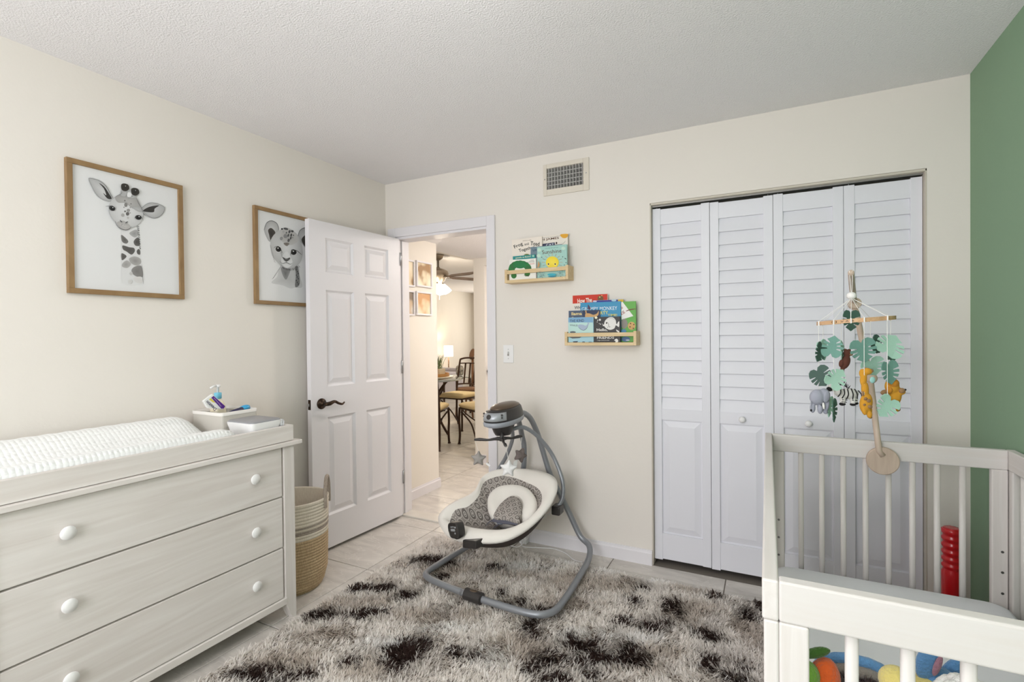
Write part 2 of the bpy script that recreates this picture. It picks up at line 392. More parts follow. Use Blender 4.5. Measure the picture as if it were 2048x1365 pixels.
# door casing, jambs, threshold, closet track
def trim(name, boxes, m=WHITE, bevel=.004):
    return structbox(name, boxes, m, bevel=bevel)
trim('trim_1', [((.03, -.017, 0), (.095, 0, 2.106)), ((.865, -.017, 0), (.926, 0, 2.106)), ((.095, -.017, 2.04), (.865, 0, 2.106))])
trim('trim_2', [((.095, -.006, 0), (.112, T+.004, 2.04)), ((.857, -.006, 0), (.872, T+.004, 2.04)), ((.112, -.006, 2.023), (.857, T+.004, 2.04)),
                ((.112, .035, 0), (.122, .07, 2.02)), ((.847, .035, 0), (.857, .07, 2.02))], bevel=.002)
trim('trim_3', [((.03, T, 0), (.095, T+.015, 2.1)), ((.872, T, 0), (.93, T+.015, 2.1)), ((.095, T, 2.04), (.872, T+.015, 2.1))])
MARB = mat('marble_threshold', srgb(226, 220, 210), .3, vary=((8, 8, 8), srgb(205, 198, 188), .6))
trim('trim_4', [((.112, .0, -.004), (.857, .118, .012))], MARB, .005)
trim('trim_5', [((CX0+.004, .028, 2.035), (CX1-.004, .066, 2.053))], mat('closet_track', srgb(150, 148, 145), .4, .6), .002)
trim('trim_6', [((CX0, .0, CZ-.012), (CX1, T, CZ-.001)), ((CX0, .0, 0), (CX0+.006, T, CZ)), ((CX1-.006, 0, 0), (CX1, T, CZ))], mat('closet_jamb_paint', srgb(206, 198, 184), .7), .001)

# ------------------------------------------------------------------ raised panels and doors
def rpanel(mb, x0, x1, z0, z1, yb, yt, slope, lip=.004):
    """raised field: sunken edge at depth yb rising over SLOPE to yt (toward -y local)"""
    R = lambda i, y: [(x0+i, y, z0+i), (x1-i, y, z0+i), (x1-i, y, z1-i), (x0+i, y, z1-i)]
    mb.rings([R(0, yb+.006), R(0, yb), R(lip, yb), R(lip+slope, yt), R(lip+slope+.001, yt)], True, True)
    return mb
# bedroom door, standing open against the left wall
dirv = Vector((.100-.145, -.79+.02, 0)); L_ = .765
d1 = struct(bpy.data.objects.new('door_1', None)); COL.objects.link(d1)
d1.location = (.145, -.022, 0); d1.rotation_euler = (0, 0, math.atan2(dirv.y, dirv.x))
def dloc(u, v): p = at(u, v, x=.118); return (Vector((.145, -.022, 0))-p).length, p.z
ztop = [at(672, v, x=.112).z for v in (480, 547, 582, 772, 832, 1027)]
zr = [(ztop[1], ztop[0]), (ztop[3], ztop[2]), (ztop[5], ztop[4])]
xs = [(.115, .335), (.43, .65)]
zz0, zz1, TH = .022, 2.022, .035
# local frame: x along the leaf from the hinge, -y away from the room; face at y = 0
for a, b in ((0, xs[0][0]), (xs[1][1], L_)): box((a, -TH, zz0), (b, 0, zz1)).build('stile', WHITE, d1, local=True)
box((xs[0][1], -TH, zz0), (xs[1][0], 0, zz1)).build('mullion', WHITE, d1, local=True)
zs_ = [zz0]+[z for a, b in reversed(zr) for z in (a, b)]+[zz1]
for k in range(0, 8, 2):
    for a, b in xs: box((a, -TH, zs_[k]), (b, 0, zs_[k+1])).build('rail', WHITE, d1, local=True)
for za, zb in zr:
    for xa, xb in xs:
        m = MB(); m.rings([[(xa, y, za), (xb, y, za), (xb, y, zb), (xa, y, zb)] if i == 0 else
            [(xa+i, y, za+i), (xb-i, y, za+i), (xb-i, y, zb-i), (xa+i, y, zb-i)] for i, y in ((0, -TH+.006), (0, -.002), (.012, -.012), (.020, -.012), (.048, -.003), (.050, -.003))])
        m.build('panel', WHITE, d1, local=True)
hx, hz = .694, .915
hd = MB().lathe([(.033, 0), (.033, .004), (.029, .010), (.014, .013), (.011, .03)], (hx, 0, hz), 28, (0, 1, 0)).build('handle', BRONZE, d1, True, local=True)
MB().tube([(hx, .018, hz), (hx, .045, hz), (hx-.02, .052, hz+.002), (hx-.055, .052, hz+.010), (hx-.085, .052, hz-.004), (hx-.112, .052, hz-.012), (hx-.132, .050, hz-.002)],
          [.011, .012, .013, .009, .008, .007, .004], 12, sub=6).build('lever', BRONZE, hd, True, local=True)
lp = box((L_, -.029, hz-.030), (L_+.002, -.006, hz+.030)).build('latch_plate', BRONZE, d1, bevel=.0009, local=True)
MB().prism([(L_+.002, -.024, hz-.008), (L_+.002, -.011, hz-.008), (L_+.002, -.011, hz+.008), (L_+.002, -.024, hz+.008)], (.009, .002, 0)).build('latch_bolt', METAL, lp, local=True)
for z in (.25, 1.05, 1.83): MB().lathe([(.007, 0), (.007, .09), (.004, .094)], (-.008, .004, z), 12).build('hinge', METAL, d1, True, local=True)

# closet: four louvred bifold leaves
def closet_leaf(n, x0, knob):
    r = struct(bpy.data.objects.new('door_%d' % n, None)); COL.objects.link(r); r.location = (x0, .036, 0)
    w_, z0, z1, t = .3035, .030, 2.028, .03; sw = .044
    if knob == 'a': z1 = 2.026
    for a, b in ((0, sw), (w_-sw, w_)): box((a, 0, z0-(.004 if a == 0 else 0)), (b, t, z1)).build('stile', CLOS, r, bevel=.0015, local=True)
    box((sw, .003, 1.936), (w_-sw, t-.003, z1-.006)).build('rail', CLOS, r, local=True)
    box((sw, .003, .828), (w_-sw, t-.003, .892)).build('rail', CLOS, r, local=True)
    box((sw, .003, z0+.002), (w_-sw, t-.003, .178)).build('rail', CLOS, r, local=True)
    n_s = 15; ph = (1.936-.892)/n_s; me = None
    for k in range(n_s):
        zc = .892+ph*k
        if me is None:
            m = MB().prism([(sw-.003, .0045, -.004), (sw-.003, .0105, -.004), (sw-.003, .0235, ph+.006), (sw-.003, .0175, ph+.006)], (w_-2*sw+.006, 0, 0))
            o = m.build('slat', CLOS, r, bevel=.0012, local=True); me = o.data; md = o
        else:
            o = md.copy(); COL.objects.link(o); o.parent = r
        o.location = (0, 0, zc)
    m = MB(); R = lambda i, y: [(sw+i, y, .178+i), (w_-sw-i, y, .178+i), (w_-sw-i, y, .828-i), (sw+i, y, .828-i)]
    m.rings([R(0, t-.005), R(0, .013), R(.008, .013), R(.040, .005), R(.041, .005)]); m.build('panel', CLOS, r, local=True)
    if knob: MB().lathe([(.007, 0), (.007, .008), (.015, .014), (.0165, .02), (.013, .027), (.004, .029)], (w_/2+(.003 if knob == 'a' else 0), .003, .858), 18, (0, -1, 0)).build('knob', PLASTW, r, True, local=True)
    px = sw/2 if knob != 'a' else w_-sw/2
    MB().lathe([(.003, 0), (.003, .012)], (px, t/2, z1), 8).build('pivot_pin', METAL, r, local=True)
for n, (x0, k) in enumerate(((1.928, ''), (2.2335, 'a'), (2.5385, 'b'), (2.8435, ''))): closet_leaf(n+2, x0, k)

# ------------------------------------------------------------------ fixtures on the back wall
vt = thing('air_vent', 'cream metal air vent grille high on the wall near the ceiling', 'vent', ((VX0+VX1)/2, 0, VZ0))
VENT = mat('vent_paint', srgb(222, 214, 200), .5)
ox0, ox1, oz0, oz1 = 1.272, 1.568, 2.180, 2.374
box((ox0, -.008, oz0), (VX0, 0, oz1)).box((VX1, -.008, oz0), (ox1, 0, oz1)).box((VX0, -.008, oz0), (VX1, 0, VZ0)).box((VX0, -.008, VZ1), (VX1, 0, oz1)).build('vent_frame', VENT, vt, bevel=.002)
FIN = mat('vent_fin_metal', srgb(205, 203, 200), .45)
for k in range(12):
    x = VX0+(VX1-VX0)*(k+.55)/12
    MB().prism([(x, -.004, VZ0), (x+.0025, -.004, VZ0), (x+.0025+.004, .028, VZ0), (x+.004, .028, VZ0)], (0, 0, VZ1-VZ0)).build('fin', FIN, vt)
for k in range(4):
    z = VZ0+(VZ1-VZ0)*(k+1)/5
    box((VX0, .002, z-.0015), (VX1, .026, z+.0015)).build('crossbar', FIN, vt)
for x in (1.283, 1.551): MB().lathe([(.004, 0), (.003, .002)], (x, -.008, 2.283), 10, (0, -1, 0)).build('screw', METAL, vt)
sw_ = thing('light_switch', 'white toggle light switch plate beside the door casing', 'light switch', (1.013, 0, 1.14))
box((.976, -.006, 1.139), (1.050, 0, 1.255)).build('switch_plate', PLASTW, sw_, bevel=.003, seg=3)
box((1.007, -.007, 1.184), (1.019, -.005, 1.210)).build('toggle_slot', mat('switch_slot', srgb(150, 146, 140), .5), sw_)
MB().prism([(1.009, -.006, 1.197), (1.017, -.006, 1.197), (1.016, -.018, 1.209), (1.010, -.018, 1.209)], (0, .001, .008)).build('toggle', PLASTW, sw_)
for z in (1.167, 1.227): MB().lathe([(.003, 0), (.002, .001)], (1.013, -.006, z), 10, (0, -1, 0)).build('screw', METAL, sw_)
# unseen globe lamp, added out of frame and hung low to light the ceiling
LX, LY, LZ = 2.0, -2.25, 2.12
cl = thing('globe_fill_light', 'added frosted glass globe lamp hanging out of view from the ceiling', 'fill light', (LX, LY, H))
MB().lathe([(.065, 0), (.065, -.012), (.05, -.03), (.012, -.04), (.012, -.195)], (LX, LY, H), 24).build('canopy', METAL, cl, True)
MB().ball((LX, LY, LZ), .15, n=32, m=20).build('glass_globe', mat('fill_globe_glow', srgb(255, 250, 240), .5, emit=((1, .975, .972, 1), 15.5)), cl, True)
# unseen flush dome, added to brighten the hall walls
hl = thing('hall_fill_light', 'small frosted dome light added out of view under the hall ceiling', 'fill light', (1.05, .85, HZ))
MB().lathe([(.12, 0), (.12, -.02), (.11, -.022), (.11, 0)], (1.05, .85, HZ), 28).build('rim', METAL, hl, True)
MB().lathe([(.108, -.02), (.10, -.045), (.07, -.07), (.01, -.08)], (1.05, .85, HZ), 28).build('glass_dome', mat('fill_dome_glow', srgb(255, 246, 230), .5, emit=((1, .93, .88, 1), 115)), hl, True)

# ------------------------------------------------------------------ dresser
DXF, DR, DL, DB = .514, -1.251, -2.335, .03      # front plane, right end, left end, back
dr = thing('dresser', 'washed oak three-drawer dresser with round white knobs against the left wall', 'dresser', (.27, -1.79, 0))
box((DB, DL+.02, .09), (DXF-.022, DR-.012, .812)).build('carcass', DRWV, dr)
box((DB-.005, DL-.035, .813), (DXF+.018, DR+.035, .832)).build('top', DRW, dr, bevel=.003)
def dresser_leg(y0, y1, front, inner):
    # upright post whose foot tapers on the inner side
    x0, x1 = (DXF-.045, DXF+.001) if front else (DB, DB+.045)
    s = 1 if inner == 'low' else -1
    ya, yb = (y0, y1) if s > 0 else (y1, y0)           # ya = inner edge
    m = MB(); ring = lambda yin, z: [(x0, yin, z), (x1, yin, z), (x1, yb, z), (x0, yb, z)]
    m.rings([ring(ya+(yb-ya)*.62, 0), ring(ya+(yb-ya)*-.02, .083), ring(ya, .0831), ring(ya, .813)])
    return m.build('leg', DRWV, dr, bevel=.002)
dresser_leg(DR-.055, DR, True, 'low'); dresser_leg(DL, DL+.055, True, 'high')
dresser_leg(DR-.055, DR, False, 'low'); dresser_leg(DL, DL+.055, False, 'high')
box((DXF-.03, DL+.055, .078), (DXF+.004, DR-.05, .108)).build('bottom_rail', DRW, dr, bevel=.002)
box((DB+.02, DR-.014, .09), (DXF-.05, DR-.004, .812)).build('side_panel', DRWV, dr)
KN = mat('white_knob', srgb(243, 242, 240), .35)
for za, zb in ((.112, .342), (.349, .577), (.584, .808)):
    d = box((DXF-.025, DL+.062, za), (DXF-.004, DR-.064, zb)).build('drawer', DRW, dr, bevel=.002)
    for y in (-2.113, -1.459):
        MB().lathe([(.009, 0), (.008, .010), (.021, .014), (.0225, .017), (.021, .021), (.004, .0225)], (DXF-.004, y, (za+zb)/2+.006), 24, (1, 0, 0)).build('knob', KN, d, True)
tr = thing('changing_tray', 'washed oak changing tray sitting on the dresser top', 'tray', (.27, -1.79, .832))
TRB = .834
box((.03, DL, TRB), (.05, DR, .905)).build('back_board', DRW, tr, bevel=.002)
box((DXF-.020, DL, TRB), (DXF, DR, .906)).build('front_board', DRW, tr, bevel=.002)
box((.05, DR-.018, TRB), (DXF-.020, DR, .906)).build('end_board', DRW, tr, bevel=.002)
box((.05, DL, TRB), (DXF-.020, DL+.018, .906)).build('end_board', DRW, tr, bevel=.002)
box((.05, DL+.018, TRB), (DXF-.020, DR-.018, .850)).build('base_board', DRW, tr)
# contoured changing pad under a dimpled plush cover
def pad_cover():
    m = bpy.data.materials.new('dimpled_plush'); m.use_nodes = True; N = m.node_tree.nodes; L = m.node_tree.links
    b = N['Principled BSDF']; b.inputs['Base Color'].default_value = srgb(244, 245, 243); b.inputs['Roughness'].default_value = .9
    b.inputs['Sheen Weight'].default_value = .3
    tc = N.new('ShaderNodeTexCoord'); v = N.new('ShaderNodeTexVoronoi'); v.inputs['Scale'].default_value = 62; v.inputs['Randomness'].default_value = .12
    L.new(tc.outputs['Object'], v.inputs['Vector']); bp = N.new('ShaderNodeBump'); bp.invert = True; bp.inputs['Strength'].default_value = .75; bp.inputs['Distance'].default_value = .006
    L.new(v.outputs['Distance'], bp.inputs['Height']); L.new(bp.outputs[0], b.inputs['Normal']); return m
pad = MB(); P = []
y0, y1, x0, x1 = -2.30, -1.475, .056, .488
NY, NX = 44, 36
for i in range(NY+1):
    t = i/NY; y = y0+(y1-y0)*t; row = []
    e = min(1, min(t, 1-t)*NY/5.0); endf = math.sqrt(max(0, 1-(1-e)**2))
    for k in range(NX+1):
        s = k/NX; x = x0+(x1-x0)*s
        crest = .962 if s < .5 else .930
        q = abs(2*s-1)                                  # 0 centre, 1 edge
        prof = .885+(crest-.885)*(1-max(0, (0.62-q)/.62)**1.0) if q < .62 else crest
        prof = .886+(crest-.886)*(.5-.5*cos(pi*min(1, q/.80)))
        if q > .86: prof = .851+(crest-.851)*math.sqrt(max(0, 1-((q-.86)/.14)**2))
        z = .851+(prof-.851)*(endf if t > .5 else 1)
        if t > .5 and q > .3: x += -(x-(x0+x1)/2)*.16*(1-endf)
        row.append((x, y, max(.8505, z+.0018*sin(i*1.9)*sin(k*1.7))))
    P.append(row)
pad.grid(P)
po = pad.build('changing_pad', pad_cover(), None, True); tag(po, 'white dimpled plush changing pad with raised sides lying in the tray', 'changing pad')
so = po.modifiers.new('solid', 'SOLIDIFY'); so.thickness = .004; so.offset = -1
MB().tube([(.245, -1.474, .872), (.25, -1.462, .862), (.275, -1.455, .855), (.30, -1.458, .8545)], .004, 8, sub=5).build('safety_strap', mat('strap_beige', srgb(205, 198, 186), .8), po)

# fabric caddy with toiletries
FEL = mat('grey_canvas', srgb(204, 199, 190), .9, bump=(300, .3, .002)); LIN = mat('white_liner', srgb(238, 234, 228), .9)
bn = thing('storage_caddy', 'small grey canvas storage bin with white lining on the changing tray', 'storage bin', (.17, -1.37, .851))
bx0, bx1, by0, by1, bz = .060, .286, -1.452, -1.272, .976
def rrect(x0, x1, y0, y1, z, r, n=4):
    out = []
    for cx, cy, a in ((x1-r, y1-r, 0), (x0+r, y1-r, 90), (x0+r, y0+r, 180), (x1-r, y0+r, 270)):
        for k in range(n+1):
            t = rad(a+90*k/n); out.append((cx+r*cos(t), cy+r*sin(t), z))
    return out
def dip(ring, amp): return [(x, y, z-amp*(1-(2*(x-bx0)/(bx1-bx0)-1)**2)*.6-amp*.5*(1-(2*(y-by0)/(by1-by0)-1)**2)) for x, y, z in ring]
MB().rings([rrect(bx0, bx1, by0, by1, .8515, .012), dip(rrect(bx0, bx1, by0, by1, bz-.006, .012), .012),
            dip(rrect(bx0+.005, bx1-.005, by0+.005, by1-.005, bz-.006, .010), .012), rrect(bx0+.006, bx1-.006, by0+.006, by1-.006, .858, .010)], True, True).build('bin_body', FEL, bn)
MB().rings([dip(rrect(bx0-.002, bx1+.002, by0-.002, by1+.002, bz-.016, .014), .012), dip(rrect(bx0-.003, bx1+.003, by0-.003, by1+.003, bz-.003, .014), .012), dip(rrect(bx0+.002, bx1-.002, by0+.002, by1-.002, bz+.001, .012), .012),
            dip(rrect(bx0+.007, bx1-.007, by0+.007, by1-.007, bz-.012, .010), .012)], False, False).build('folded_lining', LIN, bn, True)
bt = thing('lotion_bottle', 'cream lotion pump bottle with light blue collar in the canvas bin', 'bottle', (.155, -1.385, .859))
MB().lathe([(.0, 0), (.030, .001), (.034, .006), (.036, .05), (.035, .10), (.031, .135), (.022, .155), (.014, .162), (.013, .168)], (.155, -1.385, .859), 24).build('bottle_body', mat('cream_bottle', srgb(243, 232, 206), .35), bt, True)
MB().lathe([(.014, .168), (.0165, .170), (.0165, .195), (.015, .197), (.006, .198)], (.155, -1.385, .859), 20).build('pump_collar', mat('aqua_plastic', srgb(120, 196, 222), .4), bt, True)
MB().lathe([(.005, .197), (.005, .222), (.012, .224), (.012, .234), (.009, .236)], (.155, -1.385, .859), 16).tube([(.155, -1.385, 1.089), (.165, -1.41, 1.090), (.172, -1.43, 1.083)], .005, 8).build('pump_head', PLASTW, bt, True)
# cream tube, upside down in the caddy: wide crimped end up
tb = thing('diaper_cream_tube', 'white diaper cream tube with purple and yellow stripes leaning in the canvas bin', 'tube', (.20, -1.42, .90))
TP = lambda u, v, h=0: at(u, v, x=.215)+Vector((.0012+h, 0, 0))
c2 = crop(400, 760, 15.167)
q = [TP(*c2(*p)) for p in ((370, 430), (100, 640), (230, 860), (690, 900), (770, 800))]
ctr = sum(q, Vector())/5
m = MB(); back = [p+Vector((-.006, 0, 0)) for p in q]; mid = [ctr+(p-ctr)*.9+Vector((-.022, 0, 0)) for p in q]
m.rings([q, back, mid]); m.build('tube_body', mat('tube_white', srgb(240, 240, 238), .35), tb, bevel=.002)
A = Art(lambda u, v, h: TP(u, v, h+.0006)); PU, YE, NV = srgb(88, 44, 140), srgb(232, 214, 90), srgb(34, 30, 78)
k = lambda *p: [c2(*x) for x in p]
A.poly(k((405, 490), (335, 545), (640, 880), (720, 870), (755, 800)), PU)
A.poly(k((320, 560), (265, 595), (380, 680), (470, 700)), YE)
A.text('Desitin', c2(500, 880), c2(225, 625), 6.5, NV, .01)
A.text('Maximum', c2(640, 790), c2(420, 540), 2.2, srgb(230, 215, 240))
A.build('tube_print', tb)
br = thing('hair_brush', 'baby brush with blue back and navy handle in the canvas bin', 'brush', (.24, -1.36, .93))
qb = Vector((1, 0, 0)).rotation_difference(Vector((.1, .9, .25)).normalized())
MB().ball((.225, -1.300, .972), .030, .022, .016, rot=qb).build('brush_head', mat('bright_blue_plastic', srgb(60, 165, 215), .35), br, True)
MB().tube([(.235, -1.318, .970), (.245, -1.37, .962), (.24, -1.42, .945)], [.013, .014, .011], 10, sub=5).build('handle', mat('navy_plastic', srgb(44, 40, 78), .4), br, True)
ck = thing('rolled_sock', 'small dark knitted sock bundle tucked in the canvas bin', 'sock', (.265, -1.42, .925))
so_ = MB().ball((.262, -1.425, .940), .016, .024, .014).build('bundle', mat('dark_knit', srgb(48, 44, 42), .95, bump=(400, .5, .002)), ck, True)
MB().lathe([(.013, -.004), (.016, 0), (.013, .004)], (.262, -1.414, .944), 14, (0, 1, .2)).build('cuff', MATS['dark_knit'], ck, True)
# wipes box
wb = thing('wipes_box', 'white wipes dispenser box with grey lid on the changing tray', 'wipes box', (.40, -1.352, .851))
wx0, wx1, wy0, wy1 = .302, .490, -1.448, -1.288
MB().rings([rrect(wx0+.012, wx1-.012, wy0+.012, wy1-.012, .8515, .016), rrect(wx0+.008, wx1-.008, wy0+.008, wy1-.008, .90, .018), rrect(wx0, wx1, wy0, wy1, .932, .02), rrect(wx0+.001, wx1-.001, wy0+.001, wy1-.001, .936, .02)]).build('box_body', PLASTW, wb, 'auto')
MB().rings([rrect(wx0+.003, wx1-.003, wy0+.003, wy1-.003, .936, .02), rrect(wx0+.003, wx1-.003, wy0+.003, wy1-.003, .940, .02), rrect(wx0+.010, wx1-.010, wy0+.010, wy1-.010, .944, .016)]).build('lid', mat('grey_lid', srgb(158, 158, 162), .4), wb, 'auto')
rl = thing('rolled_cloth', 'white cloth roll beside the wipes box', 'cloth', (.47, -1.276, .851))
m = MB(); sp = [(.018*(1-.6*t/40)*cos(t*.45), .018*(1-.6*t/40)*sin(t*.45)) for t in range(42)]
for ta, tb_ in zip(sp[:-1], sp[1:]):
    pass
out = [(r*1.0, s) for r, s in sp]; inn = [(r*.9, s*.9) for r, s in sp]
prof = [(.40, -1.2905+.0+ r*.55+.004, .918+s) for r, s in out]+[(.40, -1.2905+r*.55+.004, .918+s) for r, s in reversed(inn)]
pts = [Vector(p) for p in prof]
n_ = len(out)
m.add([tuple(p) for p in pts]+[tuple(p+Vector((.085, 0, 0))) for p in pts], [(i, i+1, 2*n_+i+1, 2*n_+i) for i in range(2*n_-1)]+[(i, i+1, 2*n_-2-i, 2*n_-1-i) for i in range(n_-1)]+[(2*n_+i, 2*n_+i+1, 4*n_-2-i, 4*n_-1-i) for i in range(n_-1)])
cl_ = m.build('cloth_roll', mat('white_cloth', srgb(240, 240, 242), .9), rl, True)
box((.405, -1.2865, .8512), (.482, -1.272, .900)).build('folded_end', MATS['white_cloth'], rl, bevel=.005)

# ------------------------------------------------------------------ rope basket
bk = thing('rope_basket', 'tall coiled rope basket, cream above and jute below, beside the dresser', 'basket', (.252, -1.062, 0))
BC = (.252, -1.062); nrow = 30
def brad(z): return .150+.022*min(1, z/.10)+.010*(z/.47) - (.016 if z < .03 else 0)*(1-z/.03)
def rope_rows(z0, z1, rr):
    prof = []; n = max(2, int((z1-z0)/.0145))
    for i in range(n):
        zc = z0+(z1-z0)*(i+.5)/n; h = (z1-z0)/n/2
        for a in (-80, -40, 0, 40, 80): prof.append((brad(zc)+.004*cos(rad(a))+rr, zc+h*sin(rad(a))))
    return prof
def rope_mat(name, c1, c2):
    m = mat(name, c1, .95, vary=((220, 220, 40), c2, .8), bump=(420, .6, .003)); return m
CRM = rope_mat('cream_rope', srgb(232, 222, 206), srgb(214, 202, 184)); JUTE = rope_mat('jute_rope', srgb(206, 180, 144), srgb(164, 138, 104)); GRY = rope_mat('grey_rope', srgb(150, 136, 124), srgb(192, 180, 166))
def sq(o):                                              # slightly slumped, not a perfect cylinder
    for v in o.data.vertices:
        a = math.atan2(v.co.y, v.co.x); z = v.co.z
        f = 1+.035*sin(2*a+.6)*(z/.47)+.02*sin(3*a)*(1-abs(z-.1)/.3 if abs(z-.1) < .3 else 0)
        v.co.x *= f; v.co.y *= f
def shell(name, z0, z1, m):
    o = MB().lathe(rope_rows(z0, z1, 0), (*BC, 0), 48, caps=False).build(name, m, bk, True); sq(o); return o
shell('jute_body', .0, .285, JUTE); shell('cream_band', .285, .315, CRM); shell('grey_stripe', .315, .335, GRY); shell('cream_band', .335, .345, CRM); shell('grey_stripe', .345, .355, GRY); shell('cream_rim', .355, .47, CRM)
o = MB().lathe([(brad(.47)+.004, .468), (brad(.47), .474), (brad(.47)-.006, .468), (brad(.4)-.008, .36)], (*BC, 0), 48, caps=False).build('inner_cream', CRM, bk, True); sq(o)
o = MB().lathe([(brad(.4)-.008, .36), (brad(.3)-.008, .29)], (*BC, 0), 48, caps=False).build('inner_grey', GRY, bk, True); sq(o)
o = MB().lathe([(brad(.3)-.008, .29), (brad(.05)-.008, .015), (.001, .012)], (*BC, 0), 48, caps=False).build('inner_jute', JUTE, bk, True); sq(o)
for an in (38, 218):
    a = rad(an); r = brad(.47)+.002; c = Vector((BC[0]+r*cos(a), BC[1]+r*sin(a), .46)); t = Vector((-sin(a), cos(a), 0))
    MB().tube([c-t*.055+Vector((0, 0, -.04)), c-t*.058, c-t*.048+Vector((0, 0, .06)), c-t*.018+Vector((0, 0, .105)), c+t*.018+Vector((0, 0, .105)), c+t*.048+Vector((0, 0, .06)), c+t*.058, c+t*.055+Vector((0, 0, -.04))], .0095, 10, sub=5).build('handle', GRY, bk, True)
# ------------------------------------------------------------------ framed animal prints
def picture(name, label, y0, y1, z0, z1):
    f = thing(name, label, 'picture', (.0, (y0+y1)/2, z0), 'framed animal prints')
    fw = .0205; bar = lambda n, a, b: box(a, b).build(n, OAKF, f, bevel=.0015)
    bar('frame_rail', (.001, y0, z0), (.022, y1, z0+fw)); bar('frame_rail', (.001, y0, z1-fw), (.022, y1, z1))
    bar('frame_stile', (.001, y0, z0+fw), (.022, y0+fw, z1-fw)); bar('frame_stile', (.001, y1-fw, z0+fw), (.022, y1, z1-fw))
    box((.002, y0+fw, z0+fw), (.012, y1-fw, z1-fw)).build('print_sheet', PAPER, f)
    return f
XP = .0123
pg = picture('giraffe_picture', 'oak framed watercolour print of a giraffe on the cream wall', -1.901, -1.454, 1.506, 2.050)
AP = lambda u, v, h: at(u, v, x=XP+h)
G = lambda g, t=0: srgb(g+4*t, g+2*t, g)
g = crop(160, 340, 5.688)
A = Art(AP, .00012); k = lambda *p: [g(*x) for x in p]; s_ = 1/5.688
# neck, then patches
A.poly(k((470, 680), (640, 650), (668, 760), (690, 900), (705, 1080), (725, 1290), (480, 1290), (472, 1000), (468, 800)), G(222), 4, G(214))
A.poly(k((560, 720), (640, 680), (660, 740), (620, 770)), G(176), 4, G(150))
for pts, a, b in [(((468, 740), (520, 775), (550, 815), (525, 840), (478, 815)), 118, 92), (((610, 815), (650, 770), (672, 790), (678, 860), (630, 862)), 105, 70),
                  (((485, 860), (560, 880), (615, 890), (622, 930), (585, 965), (530, 930), (490, 905)), 95, 80), (((645, 925), (665, 900), (684, 920), (684, 964), (655, 958)), 96, 90),
                  (((472, 950), (528, 978), (510, 1010), (475, 1025)), 100, 84), (((560, 1010), (620, 985), (685, 1010), (692, 1065), (640, 1090), (580, 1060)), 168, 142),
                  (((480, 1070), (530, 1030), (580, 1070), (540, 1115), (484, 1105)), 175, 155), (((590, 1130), (640, 1095), (700, 1100), (716, 1215), (660, 1220), (595, 1180)), 135, 118),
                  (((560, 1175), (590, 1160), (600, 1190), (575, 1200)), 200, 190), (((550, 1260), (580, 1248), (596, 1275), (575, 1298), (552, 1290)), 206, 198), (((610, 1230), (690, 1215), (722, 1255), (690, 1290), (630, 1275)), 212, 204)]:
    A.poly(k(*pts), G(a, 1), 4, G(b, 1))
for i in range(16): A.line(k((645+i*2, 640+i*17), (672+i*1.4, 646+i*17+(i % 3)*4)), 9*s_, G(52), 0)
A.line(k((470, 680), (472, 1000), (478, 1290)), 2*s_, G(196)); A.line(k((700, 1080), (712, 1220), (724, 1300)), 3*s_, G(120))
# ears
A.poly(k((98, 95), (210, 118), (300, 190), (355, 290), (375, 330), (320, 358), (230, 320), (160, 240)), G(176), 4, G(206))
A.poly(k((215, 150), (275, 190), (330, 270), (362, 328), (310, 325), (262, 260), (300, 290), (270, 210)), G(52, 1), 3)
A.line(k((98, 95), (210, 118), (300, 190), (355, 290), (380, 330)), 4*s_, G(66)); A.line(k((98, 95), (160, 240), (230, 320), (330, 360)), 3*s_, G(140))
A.poly(k((690, 450), (740, 400), (800, 375), (880, 385), (960, 430), (930, 510), (850, 550), (770, 530), (720, 490)), G(172), 4, G(200))
A.poly(k((715, 465), (790, 420), (900, 405), (850, 440), (840, 480), (770, 480)), G(56, 1), 3)
A.line(k((690, 450), (740, 400), (800, 375), (880, 385), (962, 430), (930, 510), (850, 550), (770, 520), (715, 465)), 3.5*s_, G(96))
# head
A.poly(k((375, 330), (440, 285), (480, 275), (520, 295), (560, 320), (600, 300), (640, 315), (690, 420), (725, 500), (690, 590), (640, 640), (580, 660), (520, 685), (455, 665), (405, 600), (335, 500), (330, 400)), G(196), 3, G(224))
A.poly(k((400, 310), (470, 280), (560, 320), (640, 320), (690, 430), (600, 440), (520, 380), (430, 370)), G(160, 1), 4, G(178, 1))
A.poly(k((590, 420), (690, 430), (715, 480), (650, 470)), G(168), 4, G(184))
A.poly(k((420, 600), (500, 580), (580, 650), (520, 685), (455, 665)), G(172, 1), 4, G(188, 1))
for cx, cy, rx, ry, c in [(510, 350, 8, 9, 110), (522, 398, 19, 24, 128), (580, 387, 6, 6, 90), (500, 425, 6, 6, 120), (550, 460, 20, 18, 150), (513, 472, 11, 10, 110), (541, 500, 19, 21, 100), (486, 515, 18, 20, 168), (546, 545, 12, 14, 184), (572, 490, 7, 7, 160), (570, 430, 5, 5, 110)]:
    A.ell(*g(cx, cy), rx*s_, ry*s_, G(c, 1))
# ossicones
for x0, x1, cx, cy in ((470, 525, 512, 200), (595, 640, 626, 250)):
    A.poly(k((x0-10, 290), (x0+5, 220), (x1, 235), (x1-5, 300)), G(176), 3); A.poly(k((cx-44, cy-30), (cx-10, cy-46), (cx+36, cy-30), (cx+48, cy+15), (cx+8, cy+44), (cx-36, cy+26)), G(54, 2), 4, G(40, 1)); A.ell(*g(cx+6, cy-16), 5*s_, 8*s_, G(150))
A.ell(*g(560, 285), 27*s_, 30*s_, G(226))
